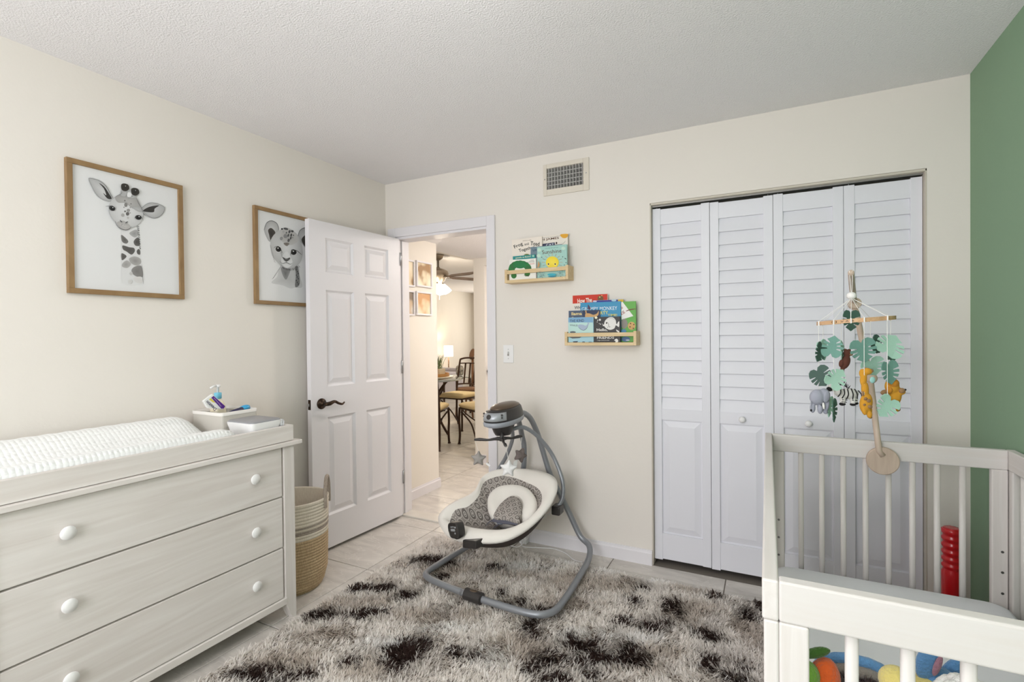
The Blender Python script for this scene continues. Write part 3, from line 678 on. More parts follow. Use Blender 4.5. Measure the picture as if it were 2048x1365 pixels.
# eyes, nostrils, mouth
for cx, cy, a in ((366, 438, 25), (664, 541, 6)):
    A.ell(*g(cx, cy), 37*s_, 27*s_, G(70), a); A.ell(*g(cx+3, cy+4), 26*s_, 20*s_, G(34), a); A.ell(*g(cx+8, cy-9), 6*s_, 5*s_, G(235))
A.line(k((292, 415), (330, 412), (372, 412), (405, 440)), 5*s_, G(40)); A.line(k((620, 550), (650, 520), (690, 528), (720, 572)), 5*s_, G(44))
A.line(k((456, 570), (470, 590), (482, 592)), 9*s_, G(44)); A.line(k((518, 610), (530, 594), (548, 592)), 8*s_, G(44))
A.line(k((402, 585), (425, 640), (470, 672), (520, 684), (560, 672), (586, 645)), 5*s_, G(60)); A.line(k((385, 320), (430, 290), (470, 270), (478, 250)), 3*s_, G(80)); A.line(k((640, 310), (660, 370), (700, 435), (722, 510), (715, 535)), 4*s_, G(84)); A.line(k((330, 400), (340, 500), (400, 590)), 2*s_, G(170))
for i in range(14): A.ell(*g(470+random.random()*60, 612+random.random()*45), 2.2*s_, 2.2*s_, G(100))
A.build('giraffe_drawing', pg)

pl = picture('lion_cub_picture', 'oak framed watercolour print of a lion cub partly behind the open door', -1.079, -.632, 1.505, 2.045)
g = crop(500, 400, 6.207); s_ = 1/6.207; k = lambda *p: [g(*x) for x in p]; A = Art(AP, .00012)
A.poly(k((380, 830), (590, 815), (615, 930), (650, 1080), (560, 1090), (500, 1100), (400, 1060), (265, 1030), (340, 950)), G(206), 4, G(186))
A.poly(k((390, 840), (500, 850), (470, 960), (440, 990), (400, 920)), G(150), 4, G(120)); A.poly(k((560, 830), (595, 840), (618, 1040), (560, 1080), (570, 940)), G(120), 4, G(140))
for ex, ey, m_ in ((265, 395, 1), (690, 480, -1)):
    pts = [(ex-90*m_, ey-20), (ex-60*m_, ey-105), (ex, ey-135), (ex+70*m_, ey-100), (ex+95*m_, ey-20), (ex+40*m_, ey+70), (ex-15*m_, ey+125), (ex-55*m_, ey+80)]
    A.poly(k(*pts), G(168), 4, G(206)); A.line(k(*pts[:5]), 7*s_, G(66))
    A.poly(k((ex-40*m_, ey-20), (ex, ey-45), (ex+50*m_, ey+10), (ex+25*m_, ey+75), (ex-8*m_, ey+105), (ex-28*m_, ey+40)), G(64, 2), 4, G(48, 2))
A.poly(k((255, 520), (300, 430), (380, 370), (450, 345), (530, 380), (600, 450), (640, 560), (655, 680), (620, 780), (550, 835), (470, 855), (400, 830), (320, 750), (270, 670)), G(186), 4, G(218))
A.poly(k((380, 400), (450, 350), (540, 400), (600, 500), (520, 560), (430, 540), (370, 480)), G(190, 1), 4, G(168, 1)); A.poly(k((415, 540), (460, 530), (490, 545), (455, 575)), G(120, 3), 3, G(104, 4))
A.poly(k((400, 700), (455, 640), (500, 700), (530, 790), (460, 845), (390, 790)), G(222), 4, G(228))
for cx, cy, rx, ry, c in [(397, 362, 12, 11, 50), (445, 360, 30, 14, 88), (490, 395, 13, 20, 84), (525, 390, 18, 14, 80), (440, 450, 24, 26, 140), (476, 440, 10, 20, 90), (512, 437, 11, 20, 80), (390, 480, 18, 22, 150), (480, 503, 14, 22, 96), (506, 475, 9, 20, 76), (415, 395, 14, 16, 176), (540, 440, 6, 9, 70), (530, 470, 5, 5, 66), (452, 408, 8, 12, 100)]:
    A.ell(*g(cx, cy), rx*s_, ry*s_, G(c), 15)
for cx, cy, a in ((352, 613, 25), (543, 652, -8)):
    A.ell(*g(cx, cy), 44*s_, 40*s_, G(224), a); A.ell(*g(cx, cy), 37*s_, 33*s_, G(58, 2), a); A.ell(*g(cx+3, cy+3), 24*s_, 25*s_, G(32), a); A.ell(*g(cx-4, cy-13), 8*s_, 7*s_, G(238))
A.line(k((300, 592), (350, 578), (385, 620), (400, 660)), 7*s_, G(48)); A.line(k((505, 690), (520, 620), (580, 632), (640, 680)), 7*s_, G(48))
A.poly(k((400, 706), (440, 732), (496, 716), (486, 745), (452, 765), (425, 748)), G(70, 1), 3, G(110)); A.line(k((452, 760), (452, 785)), 5*s_, G(60), 0)
A.line(k((370, 765), (405, 790), (452, 778), (500, 800), (528, 785)), 5*s_, G(70)); A.line(k((385, 650), (400, 705)), 4*s_, G(110), 0)
for i in range(18):
    t = i/17; A.line(k((385+t*215, 815+38*sin(pi*t)), (380+t*228+6*(i % 3), 838+42*sin(pi*t))), 6*s_, G(66), 0)
for i in range(9): A.line(k((275+i*11, 985-i*17), (300+i*10, 960-i*15)), 5*s_, G(90), 0)
for i in range(10): A.line(k((250+i*5, 560+i*22), (262+i*6, 582+i*22)), 4*s_, G(96), 0)
for i in range(9): A.ell(*g(575+(i % 3)*12, 870+i*22), 7*s_, 9*s_, G(70))
A.build('lion_cub_drawing', pl)

# ------------------------------------------------------------------ picture-ledge shelves and books
SHD = .096
def shelf(name, label, x0, x1, zb, zt, rz0, rz1):
    s = thing(name, label, 'shelf', ((x0+x1)/2, 0, zb), 'pine book ledges on the back wall')
    t = .0165
    for a in (x0, x1-t):
        m = MB(); prof = [(-.001, zb), (-SHD, zb), (-SHD, zt), (-.001, zt)]
        m.prism([(a, y, z) for y, z in prof], (t, 0, 0)); m.build('side_panel', PINE, s, bevel=.0015)
    box((x0+t, -SHD, zb), (x1-t, -.001, zb+.018)).build('shelf_board', PINE, s, bevel=.001)
    box((x0+t, -SHD+.001, rz0), (x1-t, -SHD+.014, rz1)).build('front_rail', PINE, s, bevel=.001)
    box((x0+t, -.014, zb+.018), (x1-t, -.001, zb+.06)).build('back_rail', PINE, s, bevel=.001)
    return s
PINE2 = PINE
shelf('book_shelf', 'small pine ledge holding the sunshine and frog picture books', 1.040, 1.464, 1.645, 1.730, 1.700, 1.7235)
shelf('book_shelf', 'small pine ledge holding the whale and black fish picture books', 1.438, 1.862, 1.253, 1.334, 1.305, 1.327)
S1, S2 = crop(1000, 460, 11.375), crop(1120, 570, 9.75)
PAGE = mat('book_pages', srgb(236, 232, 224), .8)
def book(label, cr, box_, zb, y, th, col, draw=None, name='picture_book', group=None):
    """box_=(left, right, top at left, top at right) of the cover in crop pixels; front cover on plane y"""
    l, r, tl, tr_ = box_
    pl_, pr = at(*cr(l, tl), y=y), at(*cr(r, tr_), y=y)
    x0, x1, z1 = pl_.x, pr.x, (pl_.z+pr.z)/2
    b = thing(name, label, 'book', ((x0+x1)/2, y+th/2, zb), group)
    cm = mat('cover_%02x%02x%02x' % tuple(int(255*c) for c in col[:3]), col, .45)
    box((x0, y+.0005, zb+.0005), (x1, y+.0025, z1)).build('front_cover', cm, b, bevel=.0006)
    box((x0, y+th-.002, zb+.0005), (x1, y+th, z1)).build('back_cover', cm, b, bevel=.0006)
    box((x0+.002, y+.0025, zb+.002), (x1-.003, y+th-.002, z1-.003)).build('page_block', PAGE, b)
    box((x0-.0005, y+.0015, zb+.0005), (x0+.002, y+th-.001, z1)).build('spine', cm, b)
    if draw:
        A = Art(lambda u, v, h: at(u, v, y=y+.0003-h), .00012)
        A.x0, A.x1 = l, r
        draw(A, lambda *p: [cr(*q) for q in p], cr); A.build('cover_print', b, .5)
    return b
z1s, z2s = 1.6635, 1.2715
INK = srgb(52, 48, 44)
def d_frog(A, k, c):
    A.text('ARNOLD LOBEL', c(515, 262), c(718, 240), 1.7, srgb(130, 110, 90)); n = srgb(44, 50, 48)
    A.text('Frog', c(345, 450), c(535, 365), 9, n, .015); A.text('and', c(560, 358), c(655, 342), 5, n, .01); A.text('Toad', c(690, 352), c(895, 368), 8, n, .015)
    A.text('Together', c(440, 530), c(800, 440), 8, n, .015)
    A.ell(*c(610, 590), 6, 4, srgb(120, 130, 70))
def d_james(A, k, c):
    A.text('THE STORY OF A CHAMPION', c(970, 195), c(1380, 145), 1.4, srgb(110, 100, 110)); A.text('LEBRON JAMES', c(620, 300), c(1345, 218), 5.2, srgb(98, 66, 50), .02)
    A.poly(k((1375, 105), (1540, 92), (1540, 150), (1500, 185), (1440, 188), (1395, 160)), srgb(226, 168, 58), 3)
    A.poly(k((968, 320), (1245, 285), (1250, 350), (968, 385)), srgb(60, 64, 92)); A.text('CAT', c(1050, 372), c(1230, 350), 4, srgb(225, 228, 235), .02)
    A.ell(*c(1285, 300), 1.6, 2.2, srgb(70, 50, 50)); A.line(k((1400, 335), (1450, 300), (1490, 250)), .5, srgb(120, 140, 110))
def d_grey(A, k, c): A.text('Little', c(750, 490), c(900, 470), 5, srgb(40, 74, 100), .01)
def d_peek(A, k, c): A.text('peek-a-boo!', c(360, 668), c(705, 630), 4.2, srgb(226, 226, 190), .015); A.ell(*c(755, 595), 2.2, 2, srgb(170, 214, 190))
def d_cat(A, k, c):
    random.seed(5)
    A.poly(k((215, 685), (815, 652), (815, 1130), (230, 1140)), srgb(240, 238, 230))
    for t in range(9):                                  # plain green hump of leaves
        a = pi*(1-t/8); A.ell(*c(455+165*cos(a)*1.15, 900-130*sin(a)), 6.5, 8, srgb(40+8*(t % 3), 112+14*(t % 2), 66), 20*t)
    A.ell(*c(455, 800), 12, 7, srgb(44, 122, 72)); A.ell(*c(315, 1040), 5.5, 6, srgb(60, 122, 62)); A.ell(*c(620, 1000), 5.5, 5, srgb(66, 128, 60))
    for i, (a, b) in enumerate(((690, 770), (660, 778), (600, 780))): A.line(k((a, 690+i*25), (b, 684+i*25)), 1.1, srgb(150, 150, 140), 0)
    A.line(k((670, 780), (785, 770)), 1.3, srgb(214, 120, 110), 0)
    for i in range(7): A.ell(*c(560+i*17, 1030+(i % 2)*22), .8, .9, INK)
def d_sun(A, k, c):
    random.seed(3)
    A.text("YOU'RE MY LITTLE", c(1020, 435), c(1320, 408), 1.8, srgb(70, 110, 110)); A.text('Sunshine', c(960, 555), c(1400, 515), 7.5, srgb(98, 62, 46), .0)
    for p in ((890, 460), (1440, 420), (880, 590)): A.ell(*c(*p), 4, 3.4, srgb(196, 224, 206))
    Y = srgb(240, 214, 58); S = srgb(206, 150, 90)
    for t in range(16):
        a = 2*pi*t/16; A.line(k((1190+165*cos(a), 740+150*sin(a)), (1190+235*cos(a), 740+205*sin(a))), 1.0, srgb(150, 118, 90) if t % 2 else S, 0)
    A.ell(*c(1190, 740), 13, 12, Y, 0, srgb(246, 224, 84))
    for x in (1103, 1255): A.ell(*c(x, 785), 2.3, 2.5, srgb(250, 236, 160)); A.ell(*c(x, 780), 1.5, 1.7, INK)
    for i in range(150):
        x, y_ = (random.choice(((860, 1010), (1310, 1500))));
        A.ell(*c(random.uniform(x, y_), random.uniform(930, 1090)), .55, .45, random.choice((srgb(66, 96, 140), srgb(206, 216, 222), srgb(150, 120, 90), srgb(80, 140, 130))), 0, None, 7)
    A.ell(*c(1180, 1020), 9, 2.6, srgb(70, 170, 186)); A.ell(*c(1180, 1065), 8, 1.2, srgb(50, 140, 165))
    for x, y_ in ((950, 625), (1425, 615), (1480, 650), (1500, 745), (1465, 800), (1495, 660)): A.ell(*c(x, y_), 1.0, .8, srgb(54, 60, 66))
    A.poly(k((848, 870), (868, 700), (905, 780), (890, 840)), srgb(198, 150, 104))
G1, G2 = 'picture books on the upper pine ledge', 'picture books on the lower pine ledge'
book('white athlete picture book with an orange sun corner, behind the others', S1, (620, 1540, 165, 90), z1s, -.028, .008, srgb(234, 226, 214), d_james, group=G1)
book('white Frog and Toad Together book standing at the back', S1, (268, 955, 218, 158), z1s, -.042, .009, srgb(238, 228, 216), d_frog, group=G1)
book('slate blue book tucked behind the sunshine book', S1, (695, 1400, 375, 345), z1s, -.052, .008, srgb(112, 134, 146), d_grey, group=G1)
book('teal peek-a-boo book behind the green hump cover', S1, (290, 800, 602, 560), z1s, -.062, .008, srgb(36, 140, 140), d_peek, group=G1)
book('pale aqua board book with a smiling yellow sun', S1, (842, 1520, 378, 345), z1s, -.079, .013, srgb(164, 206, 196), d_sun, group=G1)
book('white board book with a green leafy hump on the cover', S1, (205, 818, 692, 650), z1s, -.079, .014, srgb(236, 233, 226), d_cat, group=G1)
def d_how(A, k, c):
    A.poly(k((247, 212), (925, 178), (925, 330), (247, 368)), srgb(206, 60, 40)); A.text('How The', c(345, 362), c(625, 338), 9, srgb(246, 240, 230), .02)
    A.ell(*c(790, 268), 6, 6, srgb(120, 84, 50)); A.ell(*c(775, 240), 1.2, 1.2, srgb(240, 230, 140)); A.ell(*c(815, 212), 1, 1, srgb(240, 200, 120))
def d_purple(A, k, c): A.poly(k((650, 315), (1130, 290), (1130, 420), (650, 420)), srgb(70, 60, 150)); A.poly(k((1130, 288), (1238, 284), (1238, 420), (1130, 420)), srgb(226, 186, 60)); A.ell(*c(680, 322), 4, 1.6, srgb(226, 216, 236)); A.ell(*c(1050, 305), 5, 2, srgb(190, 220, 235))
def d_whe(A, k, c): A.text('WHERE', c(280, 478), c(520, 470), 6.5, srgb(74, 72, 70), .02)
def d_green(A, k, c):
    A.poly(k((1190, 340), (1220, 332), (1430, 610), (1200, 680)), srgb(240, 238, 234)); A.text('MOUSE', c(1110, 560), c(1232, 452), 6, srgb(150, 50, 50), .01); A.text('COOKIE', c(1080, 690), c(1275, 545), 6, srgb(150, 50, 50), .01)
    A.line(k((1285, 515), (1370, 485), (1475, 470)), 2, srgb(120, 70, 56)); A.ell(*c(1250, 760), 7, 10, srgb(150, 144, 136)); A.ell(*c(1395, 800), 7.6, 8, srgb(210, 170, 110))
    for p in ((1365, 820), (1440, 775), (1375, 755), (1430, 850)): A.ell(*c(*p), 1.2, 1.3, srgb(84, 54, 40))
    A.ell(*c(1240, 905), 5.5, 4, srgb(90, 150, 190)); A.ell(*c(1280, 1060), 9, 5, srgb(90, 120, 160)); A.ell(*c(1320, 1080), 4, 1.2, srgb(214, 220, 226))
def d_grump(A, k, c):
    A.text('GRUMPY MONKEY', c(425, 510), c(1115, 488), 7.2, srgb(236, 244, 246), -.006); A.text('PARTY', c(690, 590), c(940, 572), 6.5, srgb(232, 222, 110), .01); A.text('TIME!', c(935, 615), c(1115, 612), 4.6, srgb(236, 222, 90), .01)
    A.poly(k((535, 470), (545, 380), (600, 450), (590, 490)), srgb(84, 70, 96))
def d_llama(A, k, c):
    A.text('llama', c(225, 598), c(428, 590), 6.4, srgb(236, 214, 150), .02); A.text('llama', c(232, 690), c(420, 684), 6.4, srgb(236, 214, 150), .02)
    A.poly(k((440, 500), (770, 490), (770, 640), (440, 645)), srgb(56, 66, 92)); A.poly(k((490, 625), (500, 560), (580, 560), (650, 585), (720, 560), (755, 505), (740, 600), (640, 640), (500, 640)), srgb(206, 164, 112), 3); A.poly(k((490, 500), (515, 500), (525, 570), (500, 565)), srgb(196, 156, 104))
def d_whale(A, k, c):
    A.poly(k((165, 640), (640, 632), (645, 760), (165, 760)), srgb(128, 172, 206)); A.poly(k((165, 735), (640, 735), (645, 930), (165, 930)), srgb(190, 222, 216))
    A.text('THE KIND', c(195, 735), c(468, 722), 5.6, srgb(56, 64, 84), .006); A.text('WHALES', c(190, 805), c(345, 812), 3.6, srgb(66, 74, 92))
    A.poly(k((348, 800), (380, 775), (450, 780), (500, 800), (540, 760), (530, 730), (560, 745), (575, 742), (550, 790), (510, 860), (450, 892), (380, 855)), srgb(170, 186, 206), 3); A.line(k((360, 830), (450, 890), (520, 850), (545, 790)), .7, srgb(70, 80, 100))
    A.ell(*c(250, 925), 6, 2, srgb(96, 104, 110)); A.poly(k((165, 1010), (430, 1005), (380, 1040), (240, 1050)), srgb(120, 120, 118)); A.poly(k((250, 1105), (350, 1100), (330, 1135), (270, 1137)), srgb(58, 66, 84)); A.ell(*c(460, 1118), 3, 1.2, srgb(70, 86, 106)); A.ell(*c(590, 1125), 4, 1.4, srgb(70, 96, 120))
def d_hello(A, k, c):
    Wh = srgb(232, 230, 226)
    A.poly(k((860, 790), (880, 700), (950, 640), (1030, 635), (1085, 690), (1100, 770), (1130, 730), (1155, 715), (1150, 825), (1090, 790), (1060, 850), (980, 880), (900, 850)), Wh, 3); A.poly(k((828, 780), (870, 770), (870, 810), (840, 805)), Wh)
    A.line(k((930, 730), (950, 790), (925, 840)), .7, INK); A.line(k((900, 680), (1000, 650), (1070, 690)), .6, srgb(150, 150, 148)); A.ell(*c(908, 745), 1.4, 1.8, INK); A.ell(*c(970, 820), .9, 1.2, srgb(120, 120, 120))
    for x, y_, r in ((778, 683, 2.1), (735, 692, 1), (725, 725, .8), (765, 755, .7), (788, 768, 1), (825, 765, .7)): A.ell(*c(x, y_), r, r, Wh)
    A.ell(*c(703, 642), 2.8, 2.4, srgb(240, 232, 205)); A.text('Hello,', c(715, 915), c(925, 912), 6.4, Wh, .02); A.text('OCEAN', c(715, 985), c(1000, 980), 5, Wh, .02); A.text('FRIENDS', c(722, 1058), c(1055, 1052), 5, Wh, .02)
    A.text('a high-contrast book', c(722, 1098), c(965, 1094), 2, Wh, .01); A.poly(k((1095, 870), (1160, 910), (1150, 935), (1100, 905)), Wh); A.poly(k((1055, 1085), (1100, 1050), (1135, 1085), (1120, 1130), (1070, 1140), (1085, 1100)), Wh, 3)
book('red and white book with How The lettering at the very back', S2, (245, 930, 210, 176), z2s, -.026, .008, srgb(232, 226, 214), d_how, group=G2)
book('purple and yellow book peeking above the blue monkey book', S2, (640, 1240, 306, 284), z2s, -.034, .006, srgb(120, 160, 190), d_purple, group=G2)
book('white book with grey WHE letters behind the llama book', S2, (230, 760, 372, 350), z2s, -.042, .006, srgb(232, 226, 216), d_whe, group=G2)
book('green mouse and cookie picture book with white envelope shape', S2, (1050, 1478, 335, 320), z2s, -.050, .007, srgb(92, 168, 60), d_green, group=G2)
book('bright blue Grumpy Monkey party book', S2, (398, 1183, 350, 322), z2s, -.058, .007, srgb(44, 142, 186), d_grump, group=G2)
book('navy llama llama board book behind the whale book', S2, (168, 778, 505, 492), z2s, -.067, .008, srgb(66, 82, 108), d_llama, group=G2)
book('pale blue board book with a drawn whale', S2, (160, 652, 638, 630), z2s, -.081, .013, srgb(168, 208, 220), d_whale, group=G2)
book('black board book with a white fish and Hello lettering', S2, (660, 1172, 628, 620), z2s, -.081, .013, srgb(40, 37, 35), d_hello, group=G2)

# ------------------------------------------------------------------ baby swing
SW = thing('baby_swing', 'grey tube-framed baby swing with a white and grey padded seat on the shag rug', 'baby swing', (1.24, -.45, 0))
TUB = mat('grey_tube_paint', srgb(142, 145, 150), .38, .35); BLK = mat('charcoal_plastic', srgb(52, 49, 48), .38); BRN = mat('bronze_plastic', srgb(104, 88, 74), .28, .35)
SILV = mat('silver_plastic', srgb(176, 180, 184), .35, .3); GRP = mat('light_grey_plastic', srgb(160, 164, 172), .32)
# base loop lying on the rug
BZ = .052
right = [(1.16, -.815, BZ), (1.35, -.833, BZ), (1.54, -.838, BZ), (1.615, -.805, BZ), (1.642, -.71, BZ), (1.628, -.40, BZ), (1.61, -.20, BZ+.006), (1.588, -.125, BZ+.045), (1.525, -.10, .135), (1.463, -.10, .251), (1.401, -.098, .361), (1.334, -.09, .475), (1.290, -.10, .62), (1.272, -.125, .715), (1.258, -.19, .815), (1.255, -.27, .862), (1.25, -.34, .875)]
left = [(1.19, -.816, BZ), (1.05, -.795, BZ), (.93, -.768, BZ), (.882, -.725, BZ), (.882, -.60, BZ), (.90, -.36, BZ), (.905, -.20, BZ+.004), (.925, -.125, BZ+.045), (.965, -.10, .135), (1.02, -.10, .251), (1.085, -.095, .361), (1.15, -.088, .475), (1.165, -.098, .62), (1.165, -.125, .70), (1.175, -.19, .80), (1.188, -.27, .855), (1.20, -.34, .875)]
MB().tube(right, .0165, 14, sub=6).build('frame_leg', TUB, SW, True)
MB().tube(left, .0165, 14, sub=6).build('frame_leg', TUB, SW, True)
cn = MB().rings([[Vector((1.235+dx, -.822-.10*dx, BZ))+Vector((0, .031*cos(a)*k_, .027*sin(a)*k_+.001)) for a in [2*pi*i/16 for i in range(16)]] for dx, k_ in ((-.052, .75), (-.048, 1), (.048, 1), (.052, .75))]).build('connector_sleeve', BLK, SW, 'auto')
MB().ball((1.235, -.822, BZ+.027), .022, .011, .003, 16, 8).build('button', BRN, cn, True)
# motor head: stacked rounded outlines along the head axis
hc, hax = Vector((1.222, -.455, 0)), Vector((.10, 1, 0)).normalized(); hsd = Vector((hax.y, -hax.x, 0))
def head_ring(sc, z, tilt=.0, n=28, back=0):
    out = []
    for i in range(n):
        a = 2*pi*i/n; u = cos(a); v = sin(a)
        lx = math.copysign(abs(u)**.8, u)*.158*sc[0]; ly = math.copysign(abs(v)**.85, v)*.080*sc[1]*(1-.22*max(0, u))
        out.append(hc+hax*(lx+back)+hsd*ly+Vector((0, 0, z+tilt*lx+.012)))
    return out
TL = .05; HZO = .012
MB().rings([head_ring((.86, .84), .822, TL), head_ring((.98, .98), .830, TL), head_ring((1.0, 1.0), .846, TL), head_ring((.97, .97), .852, TL)]).build('motor_housing', GRP, SW, True)
MB().rings([head_ring((.97, .97), .852, TL), head_ring((.97, .97), .862, TL), head_ring((.93, .92), .880, TL), head_ring((.84, .80), .904, TL, back=.006), head_ring((.74, .68), .914, TL, back=.01)]).build('motor_cover', BLK, SW, True)
MB().rings([head_ring((.75, .70), .912, TL, back=.008), head_ring((.72, .68), .920, TL, back=.008), head_ring((.55, .50), .931, TL, back=.004), head_ring((.25, .22), .937, TL)]).build('motor_cap', BRN, SW, True)
# silver control panel wrapped on the front of the cover
pan = []
for z, sc in ((.861, .985), (.884, .945), (.903, .865)):
    row = []
    for i in range(17):
        a = pi+rad(-62+124*i/16); u, v = cos(a), sin(a)
        lx = math.copysign(abs(u)**.8, u)*.158*sc; ly = math.copysign(abs(v)**.85, v)*.080*sc*(1-.22*max(0, u))
        row.append(hc+hax*(lx-.003)+hsd*ly+Vector((0, 0, z+TL*lx+.012)))
    pan.append(row)
cp = MB().grid(pan).build('control_panel', SILV, SW, True)
so = cp.modifiers.new('solid', 'SOLIDIFY'); so.thickness = .003
def on_panel(t, r): return Vector(pan[1][int(t)])
def button(i, r, dz=0):
    p = Vector(pan[1][i])+Vector((0, 0, dz)); nrm = (p-Vector((hc.x, hc.y, p.z-.05))).normalized()
    MB().lathe([(r, -.001), (r, .003), (r*.8, .0045)], p, 16, nrm).build('button', BLK, cp, True)
button(8, .013)
for i in (2, 14): button(i, .0055, .007); button(i, .0055, -.007)
# drive hub under the head
MB().rings([[hc+hax*(-.02+.0)+hax*cos(a)*r1+hsd*sin(a)*r2+Vector((0, 0, z)) for a in [2*pi*i/22 for i in range(22)]] for r1, r2, z in ((.082, .062, .838), (.078, .058, .826), (.060, .047, .790), (.050, .040, .776), (.030, .024, .772))]).build('drive_hub', BLK, SW, 'auto')
# hanger arms from hub to seat back
MB().tube([(1.245, -.42, .795), (1.29, -.36, .80), (1.345, -.29, .74), (1.41, -.235, .63), (1.47, -.24, .50), (1.488, -.28, .41), (1.470, -.315, .36)], .0115, 12, sub=7).build('hanger_arm', TUB, SW, True)
MB().tube([(1.215, -.42, .795), (1.195, -.33, .79), (1.155, -.235, .70), (1.09, -.195, .58), (1.035, -.20, .49), (1.02, -.235, .42)], .0115, 12, sub=7).build('hanger_arm', TUB, SW, True)
box((1.445, -.345, .325), (1.495, -.275, .375)).build('seat_bracket', BLK, SW, bevel=.008, seg=3)
# seat: rim control points seen in the photo, with their depth
rim_o = [(877,1038,-.60),(887,1062,-.66),(905,1075,-.70),(941,1082,-.72),(1003,1080,-.70),(1054,1055,-.60),(1095,1014,-.48),(1113,976,-.36),(1106,954,-.28),(1076,942,-.22),(1040,938,-.20),(996,940,-.22),(966,955,-.28),(946,985,-.38),(911,1002,-.48),(886,1020,-.55)]
rim_i = [(899,1040,-.58),(906,1045,-.60),(925,1048,-.62),(950,1054,-.63),(1003,1058,-.61),(1045,1046,-.54),(1074,1020,-.45),(1083,994,-.37),(1075,975,-.31),(1050,962,-.27),(1025,953,-.25),(1000,950,-.26),(968,962,-.31),(956,990,-.40),(935,1011,-.49),(910,1018,-.54)]
O = spline([at(u, v, y=y) for u, v, y in rim_o], 5, True); I = spline([at(u, v, y=y) for u, v, y in rim_i], 5, True)
ctr = sum(O, Vector())/len(O)
# best-fit plane normal of the rim
q_ = np.array([tuple(p-ctr) for p in O]); nv = Vector(np.linalg.svd(q_)[2][2]); nv = nv if nv.z > 0 else -nv
mid = [(a+b)/2 for a, b in zip(O, I)]
lofts = [[o+(ctr-o)*.10-nv*.035 for o in O], [o-nv*.020 for o in O], [o+(o-ctr)*.012-nv*.002 for o in O], [o*.7+i*.3+nv*.014 for o, i in zip(O, I)], [m_+nv*.018 for m_ in mid], [o*.2+i*.8+nv*.008 for o, i in zip(O, I)], [i-nv*.010 for i in I]]
WFAB = mat('ivory_plush', srgb(238, 233, 225), .95, bump=(260, .35, .002), sheen=.3)
MB().rings(lofts, False, False).build('seat_rim', WFAB, SW, True)
def medallion():
    m = bpy.data.materials.new('grey_medallion_fabric'); m.use_nodes = True; N = m.node_tree.nodes; L = m.node_tree.links
    b = N['Principled BSDF']; b.inputs['Roughness'].default_value = .95
    tc = N.new('ShaderNodeTexCoord'); v = N.new('ShaderNodeTexVoronoi'); v.voronoi_dimensions = '2D'; v.inputs['Scale'].default_value = 1; v.inputs['Randomness'].default_value = .18
    L.new(tc.outputs['UV'], v.inputs['Vector']); cr = N.new('ShaderNodeValToRGB'); cr.color_ramp.interpolation = 'CONSTANT'
    base, dk, lt = srgb(150, 142, 136), srgb(112, 105, 101), srgb(206, 200, 192)
    e = cr.color_ramp.elements; e[0].position = 0; e[0].color = lt; e[1].position = .07; e[1].color = dk
    for p, c in ((.15, lt), (.20, dk), (.36, base), (.43, lt), (.48, base), (.66, lt)):
        x = e.new(p); x.color = c
    L.new(v.outputs['Distance'], cr.inputs[0]); L.new(cr.outputs[0], b.inputs['Base Color']); return m
MED = medallion()
ax1 = (Vector(O[40])-Vector(O[0])); ax1 = (ax1-nv*ax1.dot(nv)).normalized(); ax2 = nv.cross(ax1)
def uv_plane(o, sc=1/.036):
    me = o.data; uv = me.uv_layers.new(name='UVMap'); org = Vector(SW.location)
    for lp in me.loops:
        p = me.vertices[lp.vertex_index].co+org-ctr; uv.data[lp.index].uv = (p.dot(ax1)*sc, p.dot(ax2)*sc)
# bowl: inner rim falling to the seat bottom; bottom lies toward the crotch of the seat
bot = sum(I, Vector())/len(I)-nv*.13
bl = []
for t in (0, .12, .3, .5, .7, .88, 1):
    dz = .13*(sin(t*pi/2)**1.1)
    c_ = sum(I, Vector())/len(I); bl.append([i+(c_-i)*t*.97-nv*(.010+dz) for i in I])
o = MB().rings(bl, False, True).build('seat_liner', MED, SW, True); uv_plane(o)
# outer shell
sh = [[o_+(ctr-o_)*.05-nv*.026 for o_ in O], [o_+(ctr-o_)*.08-nv*.05 for o_ in O], [o_+(ctr-o_)*.25-nv*.12 for o_ in O], [o_+(ctr-o_)*.55-nv*.165 for o_ in O], [o_+(ctr-o_)*.9-nv*.175 for o_ in O]]
MB().rings(sh, False, True).build('seat_shell', mat('dark_brown_fabric', srgb(70, 60, 56), .8), SW, True)
# head and body support cushion
def on_seat(u, v, d): 
    """point on the plane parallel to the rim, d below it, on the sight line of (u, v)"""
    dr_ = (at(u, v, y=0)-Vector(CAM)).normalized(); P0 = ctr-nv*d; t = (P0-Vector(CAM)).dot(nv)/dr_.dot(nv); return Vector(CAM)+dr_*t
hs = spline([on_seat(u, v, d) for u, v, d in ((975, 1020, .055), (976, 995, .045), (992, 977, .036), (1015, 971, .030), (1040, 972, .028), (1060, 981, .030), (1072, 999, .034), (1070, 1020, .045), (1058, 1038, .058), (1036, 1047, .07), (1003, 1046, .075), (985, 1037, .065))], 5, True)
hc_ = sum(hs, Vector())/len(hs)
MB().rings([[p-nv*.045 for p in hs], [p-nv*.010 for p in hs], [p+(hc_-p)*.03+nv*.006 for p in hs], [p+(hc_-p)*.14+nv*.019 for p in hs], [p+(hc_-p)*.35+nv*.020 for p in hs], [p+(hc_-p)*.55-nv*.002 for p in hs], [p+(hc_-p)*.97-nv*.006 for p in hs]]).build('head_support', WFAB, SW, True)
bs = spline([on_seat(u, v, .026) for u, v in ((988, 1037), (995, 1018), (1008, 1003), (1023, 994), (1037, 998), (1043, 1010), (1042, 1028), (1035, 1044), (1012, 1041))], 4, True); bc_ = sum(bs, Vector())/len(bs)
o = MB().rings([[p-nv*.03 for p in bs], [p+nv*.004 for p in bs], [p+(bc_-p)*.12+nv*.012 for p in bs], [p+(bc_-p)*.95+nv*.016 for p in bs]]).build('body_support', MED, SW, True); uv_plane(o, 1/.034)
